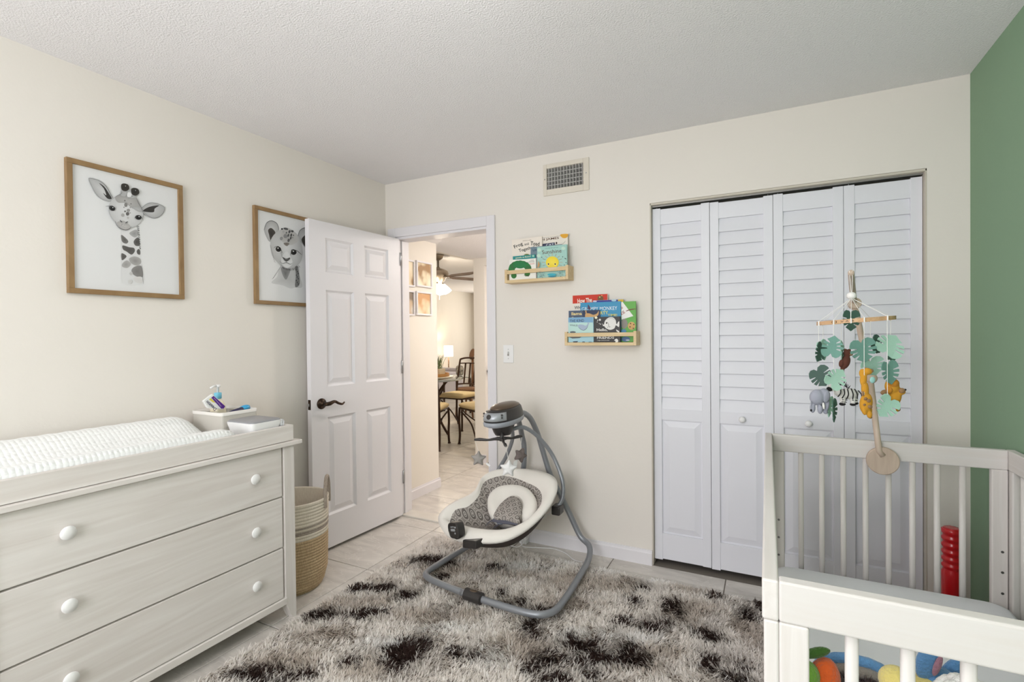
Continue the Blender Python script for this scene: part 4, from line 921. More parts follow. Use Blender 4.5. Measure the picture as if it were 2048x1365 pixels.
# harness
HAR = mat('slate_webbing', srgb(92, 92, 104), .85)
def strap(pts, wd, m=HAR, name='harness_strap'):
    P = spline(pts, 6); mb = MB(); r = []
    for i, p in enumerate(P):
        d = (P[min(i+1, len(P)-1)]-P[max(i-1, 0)]).normalized(); s = d.cross(nv).normalized()*wd/2
        r.append([p-s, p+s, p+s+nv*.002, p-s+nv*.002])
    return mb.rings(r).build(name, m, SW)
strap([on_seat(986, 1040, .035), on_seat(1010, 1044, .030), on_seat(1036, 1047, .040)], .030)
strap([on_seat(1005, 1043, .03), on_seat(997, 1050, .060), on_seat(988, 1056, .095)], .024)
strap([on_seat(985, 1041, .040), on_seat(978, 1046, .07), on_seat(972, 1052, .095)], .018)
o = MB().ball(on_seat(1000, 1047, .045), .020, .013, .007).build('buckle', mat('buckle_grey', srgb(120, 124, 136), .4), SW, True)
# speaker / vibration control console on the rim
cA, cB = at(893, 1052, y=-.715), at(925, 1078, y=-.745)
fx = (at(922, 1060, y=-.745)-at(894, 1058, y=-.715)).normalized(); fz = (Vector((0, 0, 1))-fx*fx.z).normalized(); fy = fz.cross(fx)
cc = at(909, 1062, y=-.738)
def console_ring(w_, h_, d_):
    out = []
    for i in range(28):
        a = 2*pi*i/28; u = math.copysign(abs(cos(a))**.62, cos(a)); v = math.copysign(abs(sin(a))**.62, sin(a))
        if u < 0 and v < 0: u, v = u*.90, v*.90
        out.append(cc+fx*u*w_+fz*v*h_+fy*d_)
    return out
if fy.dot(Vector(CAM)-cc) < 0: fy = -fy
con = MB().rings([console_ring(.041, .040, -.035), console_ring(.043, .044, .0), console_ring(.041, .042, .008), console_ring(.036, .037, .010), console_ring(.034, .035, .006)]).build('control_console', BLK, SW, 'auto')
for du, dv, w_, h_ in ((-.004, .004, .016, .006), (-.014, .019, .005, .003), (.0, .020, .004, .003), (.016, .018, .006, .004), (.010, -.012, .004, .004)):
    p = cc+fx*du+fz*dv
    MB().prism([p+fx*sx*w_+fz*sy*h_+fy*.005 for sx, sy in ((-1,-1),(1,-1),(1,1),(-1,1))], fy*.003).build('button', SILV, con, bevel=.001)
b0 = at(938, 1082, y=-.742)
MB().prism([b0+fx*sx*.052+fy*sy for sx, sy in ((-1, .0), (1, .0), (1, -.08), (-1, -.08))], (0, 0, -.042)).build('battery_box', BLK, SW, bevel=.006, seg=3)
# toy bar with three plush stars
tc_ = Vector((1.262, -.53, .735))
barm = []
e1, e2, e3 = at(949, 880, y=-.56), at(1044, 873, y=-.44), at(1012, 893, y=-.63)
hubp = at(1004, 878, y=-.53)
TBm = MB()
for e in (e1, e2, e3):
    mdl = hubp*.5+e*.5+Vector((0, 0, -.004)); TBm.tube([hubp, hubp*.75+e*.25, mdl, e*.8+hubp*.2, e], [.013, .008, .006, .009, .006], 10, sub=5)
TBm.lathe([(.014, -.012), (.016, 0), (.010, .014), (.005, .035)], hubp, 14)
tb_ = TBm.build('toy_bar', BLK, SW, True)
def star(c, R, m, turn, face, tagcol=None):
    pts = []; face = Vector(face).normalized(); sx = face.cross(Vector((0, 0, 1))).normalized(); sz = sx.cross(face)
    for i in range(10):
        r = R if i % 2 == 0 else R*.60; a = pi/2+turn+2*pi*i/10; pts.append((r*cos(a), r*sin(a)))
    P = [(p.x, p.y) for p in spline([(a, b, 0) for a, b in pts], 4, True)]
    rs = [[Vector(c)+(sx*x+sz*y)*k_+face*d for x, y in P] for k_, d in ((.15, -.021), (.55, -.019), (.88, -.010), (1, 0), (.88, .010), (.55, .019), (.15, .021))]
    o = MB().rings(rs).build('plush_star', m, tb_, True)
    if tagcol: MB().prism([Vector(c)+sx*x+sz*y for x, y in tagcol], face*.001).build('care_tag', mat('white_tag', srgb(242, 242, 242), .8), tb_)
    return o
tow = Vector(CAM)-hubp; tow.z = 0
ST = [mat('dove_grey_felt', srgb(160, 155, 150), .95, bump=(500, .3, .001)), mat('white_plush', srgb(244, 243, 242), .95, bump=(300, .8, .004), sheen=.4), mat('taupe_felt', srgb(112, 102, 98), .95, bump=(500, .3, .001))]
s1, s2, s3 = at(957, 918, y=-.56), at(1017, 938, y=-.62), at(1041, 911, y=-.44)
star(s1, .043, ST[0], .05, tow, ((-.045, -.02), (-.04, -.03), (-.058, -.045), (-.064, -.038)))
star(s2, .046, ST[1], .1, tow); star(s3, .043, ST[2], .5, tow+Vector((1.8, .6, 0)), ((.02, -.02), (.045, -.03), (.05, -.06), (.025, -.055)))
for e, s in ((e1, s1), (e3, s2), (e2, s3)): MB().tube([e, s+Vector((0, 0, .04))], .0012, 6).build('cord', LIN, tb_)
# power adapter and cord by the wall
pa = thing('power_adapter', 'small white plug adapter standing on the tiles by the baseboard', 'power adapter', (1.13, -.045, 0))
box((1.105, -.062, .0), (1.155, -.018, .055)).build('adapter_body', PLASTW, pa, bevel=.005, seg=3)
box((1.12, -.07, .016), (1.14, -.062, .036)).build('usb_socket', PLASTW, pa, bevel=.002)
def cord(name, label, pts, m=PLASTW): return tag(MB().tube(pts, .0028, 7, sub=7).build(name, m, None, True), label, 'cord')
cord('charging_cord', 'thin white cord trailing over the tiles from the plug to the swing leg', [(1.13, -.071, .025), (1.15, -.10, .004), (1.25, -.075, .0045), (1.33, -.05, .0042), (1.42, -.075, .0045), (1.50, -.14, .0045), (1.556, -.145, .0045)])
cord('white_cable', 'thin white cord rising from the tiles to the swing seat', [(.93, -.17, .006), (1.02, -.115, .005), (1.10, -.13, .006), (1.16, -.155, .03), (1.24, -.19, .12), (1.33, -.24, .24), (1.43, -.29, .325)])

# ------------------------------------------------------------------ crib
CR = thing('baby_crib', 'whitewashed wooden crib with round-edged slats in front of the closet', 'crib', (2.896, -1.20, 0))
XL, XR, YN, YB, CT = 2.525, 3.267, -1.913, -.510, .889     # end panels: near face YN, far face YB
RH, TK = .0705, .026
def cbox(name, a, b, m, bevel=.004): return box(a, b).build(name, m, CR, bevel=bevel, seg=3)
SX0, SP, SWD = 2.6305, .0735, .0195
for yf, nm in ((YN, 'near'), (YB, 'far')):
    cbox('top_rail', (XL, yf, CT-RH), (XR, yf+TK, CT), CRW)
    for a, b in ((XL, XL+.045), (XR-.045, XR)): cbox('post', (a, yf, 0), (b, yf+TK, CT-RH), CRWV)
    cbox('bottom_rail', (XL+.045, yf+.002, .13), (XR-.045, yf+TK-.002, .19), CRW)
    me = None
    for k in range(8):
        x = SX0+SP*k
        if me is None:
            n = 12; r = lambda z: [(SWD/2*math.copysign(abs(cos(2*pi*i/n))**.7, cos(2*pi*i/n)), yf+TK/2+.009*math.copysign(abs(sin(2*pi*i/n))**.7, sin(2*pi*i/n)), z) for i in range(n)]
            mb = MB(); mb.rings([r(.19), r(CT-RH)])
            o = mb.build('slat', CRWV, CR, True, local=True); me = o.data
        else: o = bpy.data.objects.new('slat', me); COL.objects.link(o); o.parent = CR
        o.location = Vector((x, 0, 0))-Vector(CR.location)
for xa, xb in ((XL-.026, XL), (XR, XR+.026)):
    cbox('side_top_rail', (xa, YN, CT-RH), (xb, YB+TK, CT), CRWL)
    for a, b in ((YN, YN+.05), (YB+TK-.05, YB+TK)): cbox('side_post', (xa+.0025, a, 0), (xb, b, CT-RH), CRWV)
    cbox('side_bottom_rail', (xa+.003, YN+.05, .13), (xb-.003, YB+TK-.05, .19), CRWL)
    me = None
    for k in range(16):
        y = YN+.113+k*.0805
        if me is None:
            n = 12; r = lambda z: [((xa+xb)/2+.009*cos(2*pi*i/n), .0098*sin(2*pi*i/n), z) for i in range(n)]
            o = MB().rings([r(.19), r(CT-RH)]).build('slat', CRWV, CR, True, local=True); me = o.data
        else: o = bpy.data.objects.new('slat', me); COL.objects.link(o); o.parent = CR
        o.location = Vector((0, y, 0))-Vector(CR.location)
BOLT = mat('steel_bolt', srgb(120, 118, 116), .35, .9)
for u, v in ((2005, 1105), (2005, 1146), (2005, 1188), (1557.5, 1040), (1557.5, 1075), (1557.5, 1110)):
    p = at(u, v, y=YB); MB().lathe([(.0045, -.002), (.0045, .001), (.002, .0012)], p, 12, (0, -1, 0)).build('bolt', BOLT, CR)
cbox('mattress_support', (XL+.004, YN+TK+.004, .175), (XR-.004, YB-.004, .190), CRW, .001)
mt = thing('crib_mattress', 'crib mattress in a smooth pale grey fitted sheet inside the crib', 'mattress', (2.896, -1.20, .191))
m = MB(); x0, x1, y0, y1 = XL+.008, XR-.008, YN+TK+.008, YB-.008
m.rings([rrect(x0+.01, x1-.01, y0+.01, y1-.01, .191, .05, 6), rrect(x0, x1, y0, y1, .205, .055, 6), rrect(x0, x1, y0, y1, .331, .055, 6), rrect(x0+.006, x1-.006, y0+.006, y1-.006, .344, .055, 6), rrect(x0+.02, x1-.02, y0+.02, y1-.02, .350, .05, 6), rrect(x0+.08, x1-.08, y0+.08, y1-.08, .352, .03, 6)])
m.build('fitted_sheet', mat('pale_grey_sheet', srgb(238, 239, 242), .85, bump=(120, .1, .002)), mt, True)

# ------------------------------------------------------------------ crib mobile
MO = thing('crib_mobile', 'wooden arm mobile with felt monstera leaves and jungle animals clamped on the crib', 'mobile', (2.80, -.56, .82))
ya = -.528
dc = at(1767, 924, y=-.536)
MB().lathe([(.050, 0), (.053, .003), (.053, .015), (.050, .018)], (dc.x, -.5115, dc.z), 36, (0, -1, 0)).build('clamp_disc', MOBW, MO, 'auto')
j0, j1, j2 = at(1758, 903, y=ya), at(1741, 762, y=ya), at(1711, 618, y=ya)
MB().tube([dc+Vector((0, .008, .02)), j0, j1], .0105, 14).build('lower_arm', MOBW, MO, True)
MB().ball(at(1743, 757, y=ya-.004), .020, .013, .020).build('elbow_joint', MOBW, MO, True)
MB().tube([j1, j2], .0105, 14).build('upper_arm', MOBW, MO, True)
MB().lathe([(.020, -.012), (.022, -.010), (.022, .010), (.020, .012)], at(1709, 608, y=ya), 26, (.1, -1, .25)).build('top_joint', MOBW, MO, 'auto')
hcn = Vector((2.766, -.90, 1.352)); tip = at(1701, 546, y=-.90)
MB().tube([at(1708, 604, y=ya), at(1704, 570, y=-.72), tip+Vector((0, -.012, 0))], [.0105, .010, .009], 14, sub=5).build('top_arm', MOBW, MO, True)
hr = .108
def tiltz(x): return hcn.z+(x-hcn.x)*.07
ringp = lambda rr, dz: [(hcn.x+rr*cos(t), hcn.y+rr*sin(t), tiltz(hcn.x+rr*cos(t))+dz) for t in [2*pi*i/56 for i in range(56)]]
MB().rings([ringp(hr, -.006), ringp(hr, .006), ringp(hr-.006, .006), ringp(hr-.006, -.006)], closed=True).build('hoop', HOOPW, MO, 'auto')
def hoop_pt(u, front=True):
    """point of the hoop rim seen at photo column u"""
    best = None
    for i in range(360):
        a = rad(i); p = Vector((hcn.x+hr*cos(a), hcn.y+hr*sin(a), 0)); p.z = tiltz(p.x)
        q = RB @ (np.array(p)-CAM); uu = 1024+FPX*q[0]/q[2]
        if (sin(a) < .2) == front and (best is None or abs(uu-u) < best[0]): best = (abs(uu-u), p)
    return best[1]
A = Art(lambda u, v, h: hcn+Vector((hr+.0004+h, 0, 0)), .0002)
class HoopText(Art): pass
def hoop_map(u, v, h):
    a = u; r = hr+.0005; x = hcn.x+r*cos(a); return Vector((x, hcn.y+r*sin(a), tiltz(x)+v))
A = Art(hoop_map, 0)
for i, ch in enumerate('DIVAS'):
    a = rad(228)+i*rad(7.2); A.text(ch, (a, -.0028), (a+rad(4.6 if ch != 'I' else 1.2), -.0028), -.0056, srgb(60, 46, 36))
A.build('hoop_lettering', MO)
CORD = mat('white_cord', srgb(240, 238, 234), .8)
bl_ = at(1703, 592, y=-.90)
MB().ball(bl_, .0145, .0145, .0125).build('felt_ball', mat('white_felt', srgb(238, 236, 232), .95, bump=(300, .4, .002)), MO, True)
for s in (-.008, .008): MB().tube([tip+Vector((s*.6, -.012, .006)), bl_+Vector((s*.15, 0, .012))], .0009, 5).build('cord', CORD, MO)
def leafpoly():
    half = [(0, .30), (.10, .46), (.27, .50), (.40, .42), (.47, .28), (.49, .16), (.20, .09), (.22, .05), (.49, .05), (.48, -.08), (.19, -.06), (.20, -.10), (.45, -.17), (.38, -.29), (.14, -.20), (.14, -.24), (.30, -.38), (.17, -.46), (0, -.58)]
    return half+[(-x, y) for x, y in reversed(half[1:-1])]
LP = leafpoly()
LC = [mat('dark_green_felt', srgb(76, 108, 95), .95, bump=(350, .4, .002)), mat('sage_felt', srgb(112, 154, 142), .95, bump=(350, .4, .002)), mat('mint_felt', srgb(170, 208, 190), .95, bump=(350, .4, .002)), mat('grey_green_felt', srgb(92, 114, 106), .95, bump=(350, .4, .002))]
R0 = Vector(RB[0]); F0 = Vector((RB[2][0], RB[2][1], 0)).normalized(); R0 = Vector((F0.y, -F0.x, 0)); UP = Vector((0, 0, 1))
def pxm(p): return float(RB[2] @ (np.array(p)-CAM))/FPX
def leaf(u, v, w_, h_, ci, y, rot=0, yaw=0):
    c = at(u, v, y=y); s = pxm(c); a = rad(rot); ca = rad(yaw); sx = R0*cos(ca)+F0*sin(ca); nrm = sx.cross(UP)
    pts = []
    for x, q in LP:
        X, Y = x*w_*s, q*h_*s*.93; X, Y = X*cos(a)-Y*sin(a), X*sin(a)+Y*cos(a)
        pts.append(c+sx*(X/max(.5, cos(ca)))+UP*Y+nrm*(.004*(abs(x)*2)**2))
    return MB().prism(pts, nrm*.003).build('felt_leaf', LC[ci], MO)
for L in [(1700.7, 640, 40, 42, 0, -.86, 0, 10), (1643, 700, 34, 42, 2, -.86, 20, 30), (1639, 704, 34, 40, 0, -.94, -25, 30), (1664, 695, 34, 44, 1, -.99, 170, -25), (1682, 702, 22, 40, 2, -.84, 190, 45), (1724.5, 700, 54, 48, 1, -.99, 12, 0), (1750, 690, 34, 40, 0, -.86, 40, 30), (1779, 692, 60, 44, 2, -.95, 150, 0), (1781, 711, 22, 24, 0, -.88, 160, 20),
          (1640, 753, 44, 42, 3, -.95, 30, 0), (1670.5, 758, 42, 44, 2, -.99, 140, 0), (1744, 733, 50, 36, 2, -.93, 20, 0), (1778, 744, 40, 48, 1, -.96, 10, 10), (1666, 820, 24, 48, 0, -1.0, 5, 45), (1658, 812, 22, 42, 2, -.93, -10, 40), (1773, 813, 46, 46, 2, -.97, -35, 0)]: leaf(*L)
cols = [(1637, 820, True), (1646, 700, False), (1667.5, 800, True), (1682, 690, False), (1728, 790, True), (1741, 690, False), (1774, 790, True), (1781, 700, False), (1702, 625, True)]
for u, vb, fr in cols:
    h_ = hoop_pt(u, fr); b = at(u, vb, y=h_.y); b.x, b.y = h_.x, h_.y
    MB().tube([h_+Vector((0, 0, -.004)), b], .0009, 5).build('cord', CORD, MO)
    MB().tube([bl_+Vector((0, 0, -.008)), h_+Vector((0, 0, .006))], .0008, 5).build('cord', CORD, MO)
    box(h_-Vector((.0015, .008, .008)), h_+Vector((.0015, .008, .008))).build('cord_knot', CORD, MO)
def felt(name, c, blobs, m, vox=.0022, parent=MO):
    """soft toy body: overlapping ovals (dx, dy up, dz back, rx, ry, rz, tilt) in photo pixels around c, fused into one skin"""
    s = pxm(c); mb = MB(); base = Matrix((R0, F0, UP)).transposed().to_quaternion()
    for dx, dy, dz, rx, ry, rz, tl in blobs:
        q = base @ Quaternion((0, 1, 0), -rad(tl))
        mb.ball(Vector(c)+R0*dx*s+UP*dy*s+F0*dz*s, rx*s, rz*s, ry*s, 16, 10, q)
    return voxel(mb.build(name, m, parent, True), vox)
def patch(name, c, blobs, m, par):
    s = pxm(c); base = Matrix((R0, F0, UP)).transposed().to_quaternion()
    for dx, dy, dz, rx, ry, rz, tl in blobs:
        q = base @ Quaternion((0, 1, 0), -rad(tl)); MB().ball(Vector(c)+R0*dx*s+UP*dy*s+F0*dz*s, rx*s, rz*s, ry*s, 12, 8, q).build(name, m, par, True)
FT = lambda n, c: mat(n, c, .95, bump=(420, .4, .002))
EL, BLKF, WHF, MUS, TAN, BEAR = FT('elephant_felt', srgb(158, 160, 172)), FT('black_felt', srgb(40, 38, 40)), FT('ivory_felt', srgb(238, 236, 230)), FT('mustard_felt', srgb(204, 146, 44)), FT('tan_felt', srgb(150, 116, 82)), FT('chestnut_felt', srgb(104, 62, 50))
c = at(1639, 801, y=-.965)
e = felt('felt_elephant', c, [(-4, 6, 0, 15, 16, 12, 0), (8, 10, -2, 11, 14, 10, 0), (12, -8, -4, 5, 14, 5, -8), (9, -22, -4, 4.5, 6, 4, 20), (-12, -16, 3, 5, 10, 5, 0), (-2, -18, -5, 5, 9, 5, 0), (4, -14, 5, 5, 10, 5, 0)], EL)
patch('ear', c, [(8, 8, -10, 7, 12, 2.5, -12)], EL, e); patch('tusk', c, [(2, -10, -10, 2.4, 7, 2, 8)], WHF, e); patch('tail_tip', c, [(-17, -20, 0, 1.8, 2.6, 1.8, 0)], BLKF, e); MB().tube([c+(R0*-17+UP*0)*pxm(c), c+(R0*-17+UP*-19)*pxm(c)], .0015, 6).build('tail', EL, e)
c = at(1693, 790, y=-.86)
z_ = felt('felt_zebra', c, [(4, 2, 0, 20, 11, 10, 0), (-16, 6, 0, 9, 9, 8, 35), (-30, 14, -2, 9, 6.5, 6, -25), (-10, -10, -4, 5, 10, 5, 0), (10, -11, -4, 5, 10, 5, 0), (20, -10, 4, 5, 10, 5, 0), (-4, -9, 6, 5, 9, 5, 0)], WHF)
patch('hoof', c, [(-11, -18, -4, 6, 3.4, 5, 0), (10, -19, -4, 5.5, 3.2, 5, 0), (21, -18, 4, 5, 3.2, 5, 0)], BLKF, z_); patch('muzzle', c, [(-36, 12, -3, 5.5, 4.5, 5, -25)], BLKF, z_)
for dx, top, bt_, tl in ((-16, 13, -3, 30), (-9, 12, -6, 24), (-2, 12, -8, 16), (5, 13, -8, -8), (12, 12, -7, -18), (19, 9, -5, -28)):
    s = pxm(c); MB().tube([c+(R0*dx+UP*top+F0*-6)*s, c+(R0*(dx-tl*.10)+UP*(top+bt_)/2+F0*-11)*s, c+(R0*(dx-tl*.22)+UP*bt_+F0*-8)*s], .0017, 6, sub=4).build('stripe', BLKF, z_)
for dx, dy in ((-9, -9), (11, -10), (-10, -13)): s = pxm(c); MB().tube([c+(R0*(dx-5)+UP*dy+F0*-8)*s, c+(R0*(dx+5)+UP*(dy-1)+F0*-8)*s], .0013, 6).build('stripe', BLKF, z_)
mb = MB(); s = pxm(c)
for i in range(22): t = i/21; p = c+(R0*(-20+22*t)+UP*(17+5*sin(pi*t)-6*t)+F0*-2)*s; mb.tube([p, p+(R0*(1+4*random.random())+UP*(5+3*random.random())+F0*(random.random()*6-3))*s], [.0011, .0005], 5)
mb.build('mane', BLKF, z_)
c = at(1730, 785, y=-1.0)
gf = felt('felt_giraffe', c, [(2, -22, 0, 12, 21, 9, -8), (0, 6, 0, 7, 18, 6, 4), (-3, 26, 0, 6.5, 14, 5.5, -6), (4, 42, -2, 9, 7, 6, -15), (-4, 38, 2, 6, 9, 5, 0), (-4, -36, -3, 4.5, 10, 4.5, 10), (6, -44, -4, 5, 8, 5, 0), (11, -40, 3, 4.5, 11, 4.5, -12)], MUS)
patch('spot', c, [(-5, -12, -8.5, 4, 3, 1.6, 20), (1, -16, -9, 4.5, 3.6, 1.6, 0), (4, -28, -8.6, 5, 3.6, 1.6, -10), (-8, -2, -5, 2.6, 5, 1.6, 0), (-6, -24, -7, 3, 2.4, 1.6, 0)], TAN, gf); patch('muzzle', c, [(10, 43, -4, 4, 4, 3, 0)], TAN, gf); patch('hoof', c, [(12, -51, 2, 3.2, 2.6, 3, 0)], TAN, gf); patch('ear', c, [(10, 25, -7, 5.5, 6.5, 2, 0)], FT('aqua_felt', srgb(158, 206, 202)), gf)
c = at(1786, 785, y=-.93)
ln = felt('felt_lion', c, [(-2, 12, 0, 13, 16, 11, 0), (4, -8, 0, 12, 20, 9, -8), (12, 2, -6, 8, 7, 6, 0), (8, -28, -2, 4, 12, 4, -4)], MUS)
patch('mane', c, [(-3, 18, -4, 11, 10, 9, 0), (-10, 6, -3, 5, 9, 7, 0)], FT('amber_felt', srgb(188, 126, 38)), ln); patch('muzzle', c, [(10, 4, -10, 6, 5.5, 4, 0)], TAN, ln); patch('nose', c, [(16, 6, -11, 2, 2, 2, 0)], BLKF, ln); patch('leg', c, [(-18, 0, 0, 7, 5, 4, 20), (9, -34, -3, 3, 4, 3, 0)], TAN, ln)
c = at(1690, 721, y=-.84)
bb = felt('felt_bear', c, [(0, -4, 0, 9, 15, 8, -22), (5, 14, 0, 7.5, 7.5, 7, 0), (1, 20, 0, 3, 3.5, 2.5, 0), (9, 20, 0, 3, 3.5, 2.5, 0), (-10, -6, -3, 4, 8, 4, -10), (-6, -20, 0, 4, 5, 4, 0)], BEAR)
patch('muzzle', c, [(8, 12, -6, 3.5, 3, 3, 0)], TAN, bb)

# ------------------------------------------------------------------ plush toys on the crib mattress
MZ = .3525
PL = lambda n, col: mat(n, col, .95, bump=(180, .8, .006), sheen=.4)
OR, GRN, LGR, BLU, BRW, GRYP, YEL, PNK, WFL, RBL = PL('orange_plush', srgb(232, 98, 30)), PL('leaf_green_plush', srgb(62, 104, 32)), PL('lime_plush', srgb(120, 172, 60)), PL('sky_blue_plush', srgb(94, 146, 196)), PL('brown_fur', srgb(66, 40, 38)), PL('grey_plush', srgb(140, 132, 124)), PL('soft_yellow_plush', srgb(226, 208, 122)), PL('dusty_pink_plush', srgb(172, 124, 142)), PL('white_fluffy_plush', srgb(232, 230, 226)), PL('royal_blue_plush', srgb(40, 108, 186))
def soft(name, balls, m, parent, vox=.007, it=4):
    mb = MB()
    for (x, y, z), (rx, ry, rz), tl in balls: mb.ball((x, y, z), rx, ry, rz, 18, 12, Quaternion((0, 1, 0), rad(tl)))
    return voxel(mb.build(name, m, parent, True), vox, it)
def px(u, v, y): p = at(u, v, y=y); return (p.x, p.y, p.z)
yq = -1.60
t1 = thing('plush_carrot', 'orange stuffed carrot toy with green leaves lying in the crib', 'stuffed toy', (2.62, yq-.05, MZ))
p = at(1646, 1352, y=yq-.05)
soft('body', [((p.x, p.y, p.z-.02), (.032, .035, .060), 10), ((p.x-.02, p.y, MZ+.07), (.048, .05, .068), 0)], OR, t1); soft('green_collar', [((p.x-.034, p.y-.02, p.z+.006), (.03, .03, .028), 0)], LGR, t1)
for dx, dz, a in ((-.045, .062, -28), (-.012, .050, 62), (-.058, .035, -60)):
    soft('leaf', [((p.x+dx, p.y, p.z+dz-.005), (.011, .010, .030), a)], GRN, t1, .004)
t2 = thing('plush_bear', 'brown furry stuffed bear wrapped in a grey and blue hood lying in the crib', 'stuffed toy', (2.70, yq+.06, MZ))
p = at(1718, 1381, y=yq+.05); bz = p.z
soft('body', [((p.x, p.y+.02, MZ+.075), (.085, .09, .076), 0), ((p.x, p.y, (MZ+bz)/2+.02), (.07, .08, .08), 0)], BRW, t2, .008)
hd_ = soft('head', [((p.x, p.y-.02, bz-.028), (.062, .06, .056), 0), ((p.x, p.y-.07, bz-.05), (.030, .03, .026), 0)], BRW, t2)
mb = MB(); random.seed(2)
for i in range(1400):
    a, b = random.uniform(0, 2*pi), random.uniform(-.4, 1.4); d = Vector((cos(a)*cos(b), sin(a)*cos(b), sin(b))); q = Vector((p.x, p.y-.02, bz-.028))+Vector((d.x*.06, d.y*.058, d.z*.054))
    mb.tube([q, q+d*.016+Vector((random.uniform(-1, 1), random.uniform(-1, 1), random.uniform(-1, 1)))*.006], [.0014, .0004], 3, caps=False)
o = mb.build('fur', BRW, t2, fix=False); o['kind'] = 'stuff'
for r_, w_, m_, nm, yo in ((.070, .013, GRYP, 'hood_lining', .0), (.088, .012, BLU, 'hood_edge', .012)):
    MB().tube([(p.x+r_*cos(a), p.y+yo+.02*abs(cos(a)), bz-.030+r_*sin(a)) for a in [rad(-20+220*i/16) for i in range(17)]], w_, 12).build(nm, m_, t2, True)
for s in (-1, 1): soft('foot', [((p.x+s*.045, p.y-.06, MZ+.036), (.032, .05, .034), 0)], BRW, t2)
t3 = thing('plush_donkey', 'yellow bodied stuffed donkey with blue ears and pink inner ear in the crib', 'stuffed toy', (2.85, -1.43, MZ))
ydk = -1.43; p = at(1862, 1362, y=ydk)
soft('body', [((p.x-.01, p.y, MZ+.07), (.09, .08, .07), 0), ((p.x+.0, p.y, p.z-.045), (.062, .06, .05), 0)], YEL, t3, .008)
soft('head', [((p.x+.02, p.y+.02, p.z-.012), (.04, .042, .035), 0)], BLU, t3)
e1_ = at(1858, 1326, y=ydk); er = soft('ear', [((e1_.x, e1_.y+.005, e1_.z), (.023, .014, .050), 16)], BLU, t3, .005); MB().ball((e1_.x+.013, e1_.y-.010, e1_.z+.002), .007, .005, .026, rot=Quaternion((0, 1, 0), rad(16))).build('inner_ear', PNK, er, True)
soft('ear', [((e1_.x+.06, e1_.y+.06, e1_.z-.03), (.016, .014, .04), 40)], BLU, t3, .005)
for s in (-1, 1): soft('paw', [((p.x+s*.05-.02, p.y-.07, MZ+.03), (.026, .04, .028), 0)], YEL, t3)
t6 = thing('plush_duck', 'small round yellow stuffed duck beside the bear in the crib', 'stuffed toy', (2.76, -1.70, MZ))
p = at(1793, 1352, y=-1.70)
soft('body', [((p.x, p.y, MZ+.045), (.036, .045, .045), 0), ((p.x, p.y, (p.z+MZ+.03)/2), (.026, .03, .07), 0)], YEL, t6, .005); soft('head', [((p.x, p.y, p.z-.012), (.030, .030, .028), 0)], YEL, t6, .005); soft('beak', [((p.x-.008, p.y-.032, p.z-.014), (.012, .012, .006), 0)], OR, t6, .003)
t4 = thing('plush_lamb', 'fluffy white stuffed lamb lying in the crib', 'stuffed toy', (2.93, -1.66, MZ))
p = at(1955, 1376, y=-1.66)
b_ = soft('body', [((p.x, p.y, MZ+.075), (.075, .085, .073), 0), ((p.x-.01, p.y, p.z-.05), (.05, .055, .055), 0)], WFL, t4, .008, 1)
mb = MB()
for i in range(90):
    a, b = random.uniform(0, 2*pi), random.uniform(0, 1.5); d = Vector((cos(a)*cos(b), sin(a)*cos(b), sin(b))); mb.ball(Vector((p.x-.01, p.y, p.z-.05))+d*.05, .013, n=8, m=5)
o = mb.build('curls', WFL, t4, True); o['kind'] = 'stuff'
soft('head', [((p.x-.03, p.y-.07, p.z-.075), (.028, .03, .030), 0)], GRYP, t4, .005)
for s in (-1, 1): soft('leg', [((p.x+s*.04-.01, p.y-.08, MZ+.022), (.018, .03, .022), 0)], GRYP, t4, .005)
t5 = thing('blue_cushion', 'royal blue soft cushion propped at the crib side', 'cushion', (3.13, yq+.12, MZ))
p = at(2040, 1375, y=yq+.10)
mb = MB(); P = []
cu = Vector((3.13, yq+.13, (MZ+p.z+.03)/2)); hh = (p.z+.03-MZ)/2+.0; 
for k_, d in ((.1, -.035), (.6, -.032), (.9, -.016), (1, 0), (.9, .016), (.6, .032), (.1, .035)):
    P.append([cu+Vector((k_*.11*math.copysign(abs(cos(a))**.5, cos(a)), d-.0, k_*hh*math.copysign(abs(sin(a))**.5, sin(a)))) for a in [2*pi*i/32 for i in range(32)]])
mb.rings(P).build('cushion_cover', RBL, t5, True); MB().tube([cu+Vector((1.0*.11*math.copysign(abs(cos(a))**.5, cos(a)), 0, hh*math.copysign(abs(sin(a))**.5, sin(a)))) for a in [2*pi*i/32 for i in range(32)]], .003, 6, closed=True).build('piping', BLU, t5, True)

# red ribbed plastic toy standing behind the crib
rb = thing('toy_bat', 'glossy red plastic toy with ribbed grip standing behind the crib slats', 'toy', (3.198, -.17, 0))
RED = mat('red_gloss_plastic', srgb(206, 20, 30), .22, coat=.4)
prof = [(.034, 0), (.036, .004), (.036, .25), (.0355, .29)]
for i in range(5):
    z = .30+i*.028; prof += [(.031, z), (.031, z+.004), (.0355, z+.010), (.0355, z+.018), (.031, z+.024)]
prof += [(.031, .443), (.0355, .448), (.0355, .462), (.031, .466)]
zt = at(1908, 1058, y=-.17).z; k_ = zt/.466
MB().lathe([(r, z*k_) for r, z in prof], (3.198, -.17, 0), 32).build('bat_grip', RED, rb, True)
MB().lathe([(.031, 0), (.028, .003), (.012, .001), (.001, .001)], (3.198, -.17, zt), 32).build('end_cap', RED, rb, True)

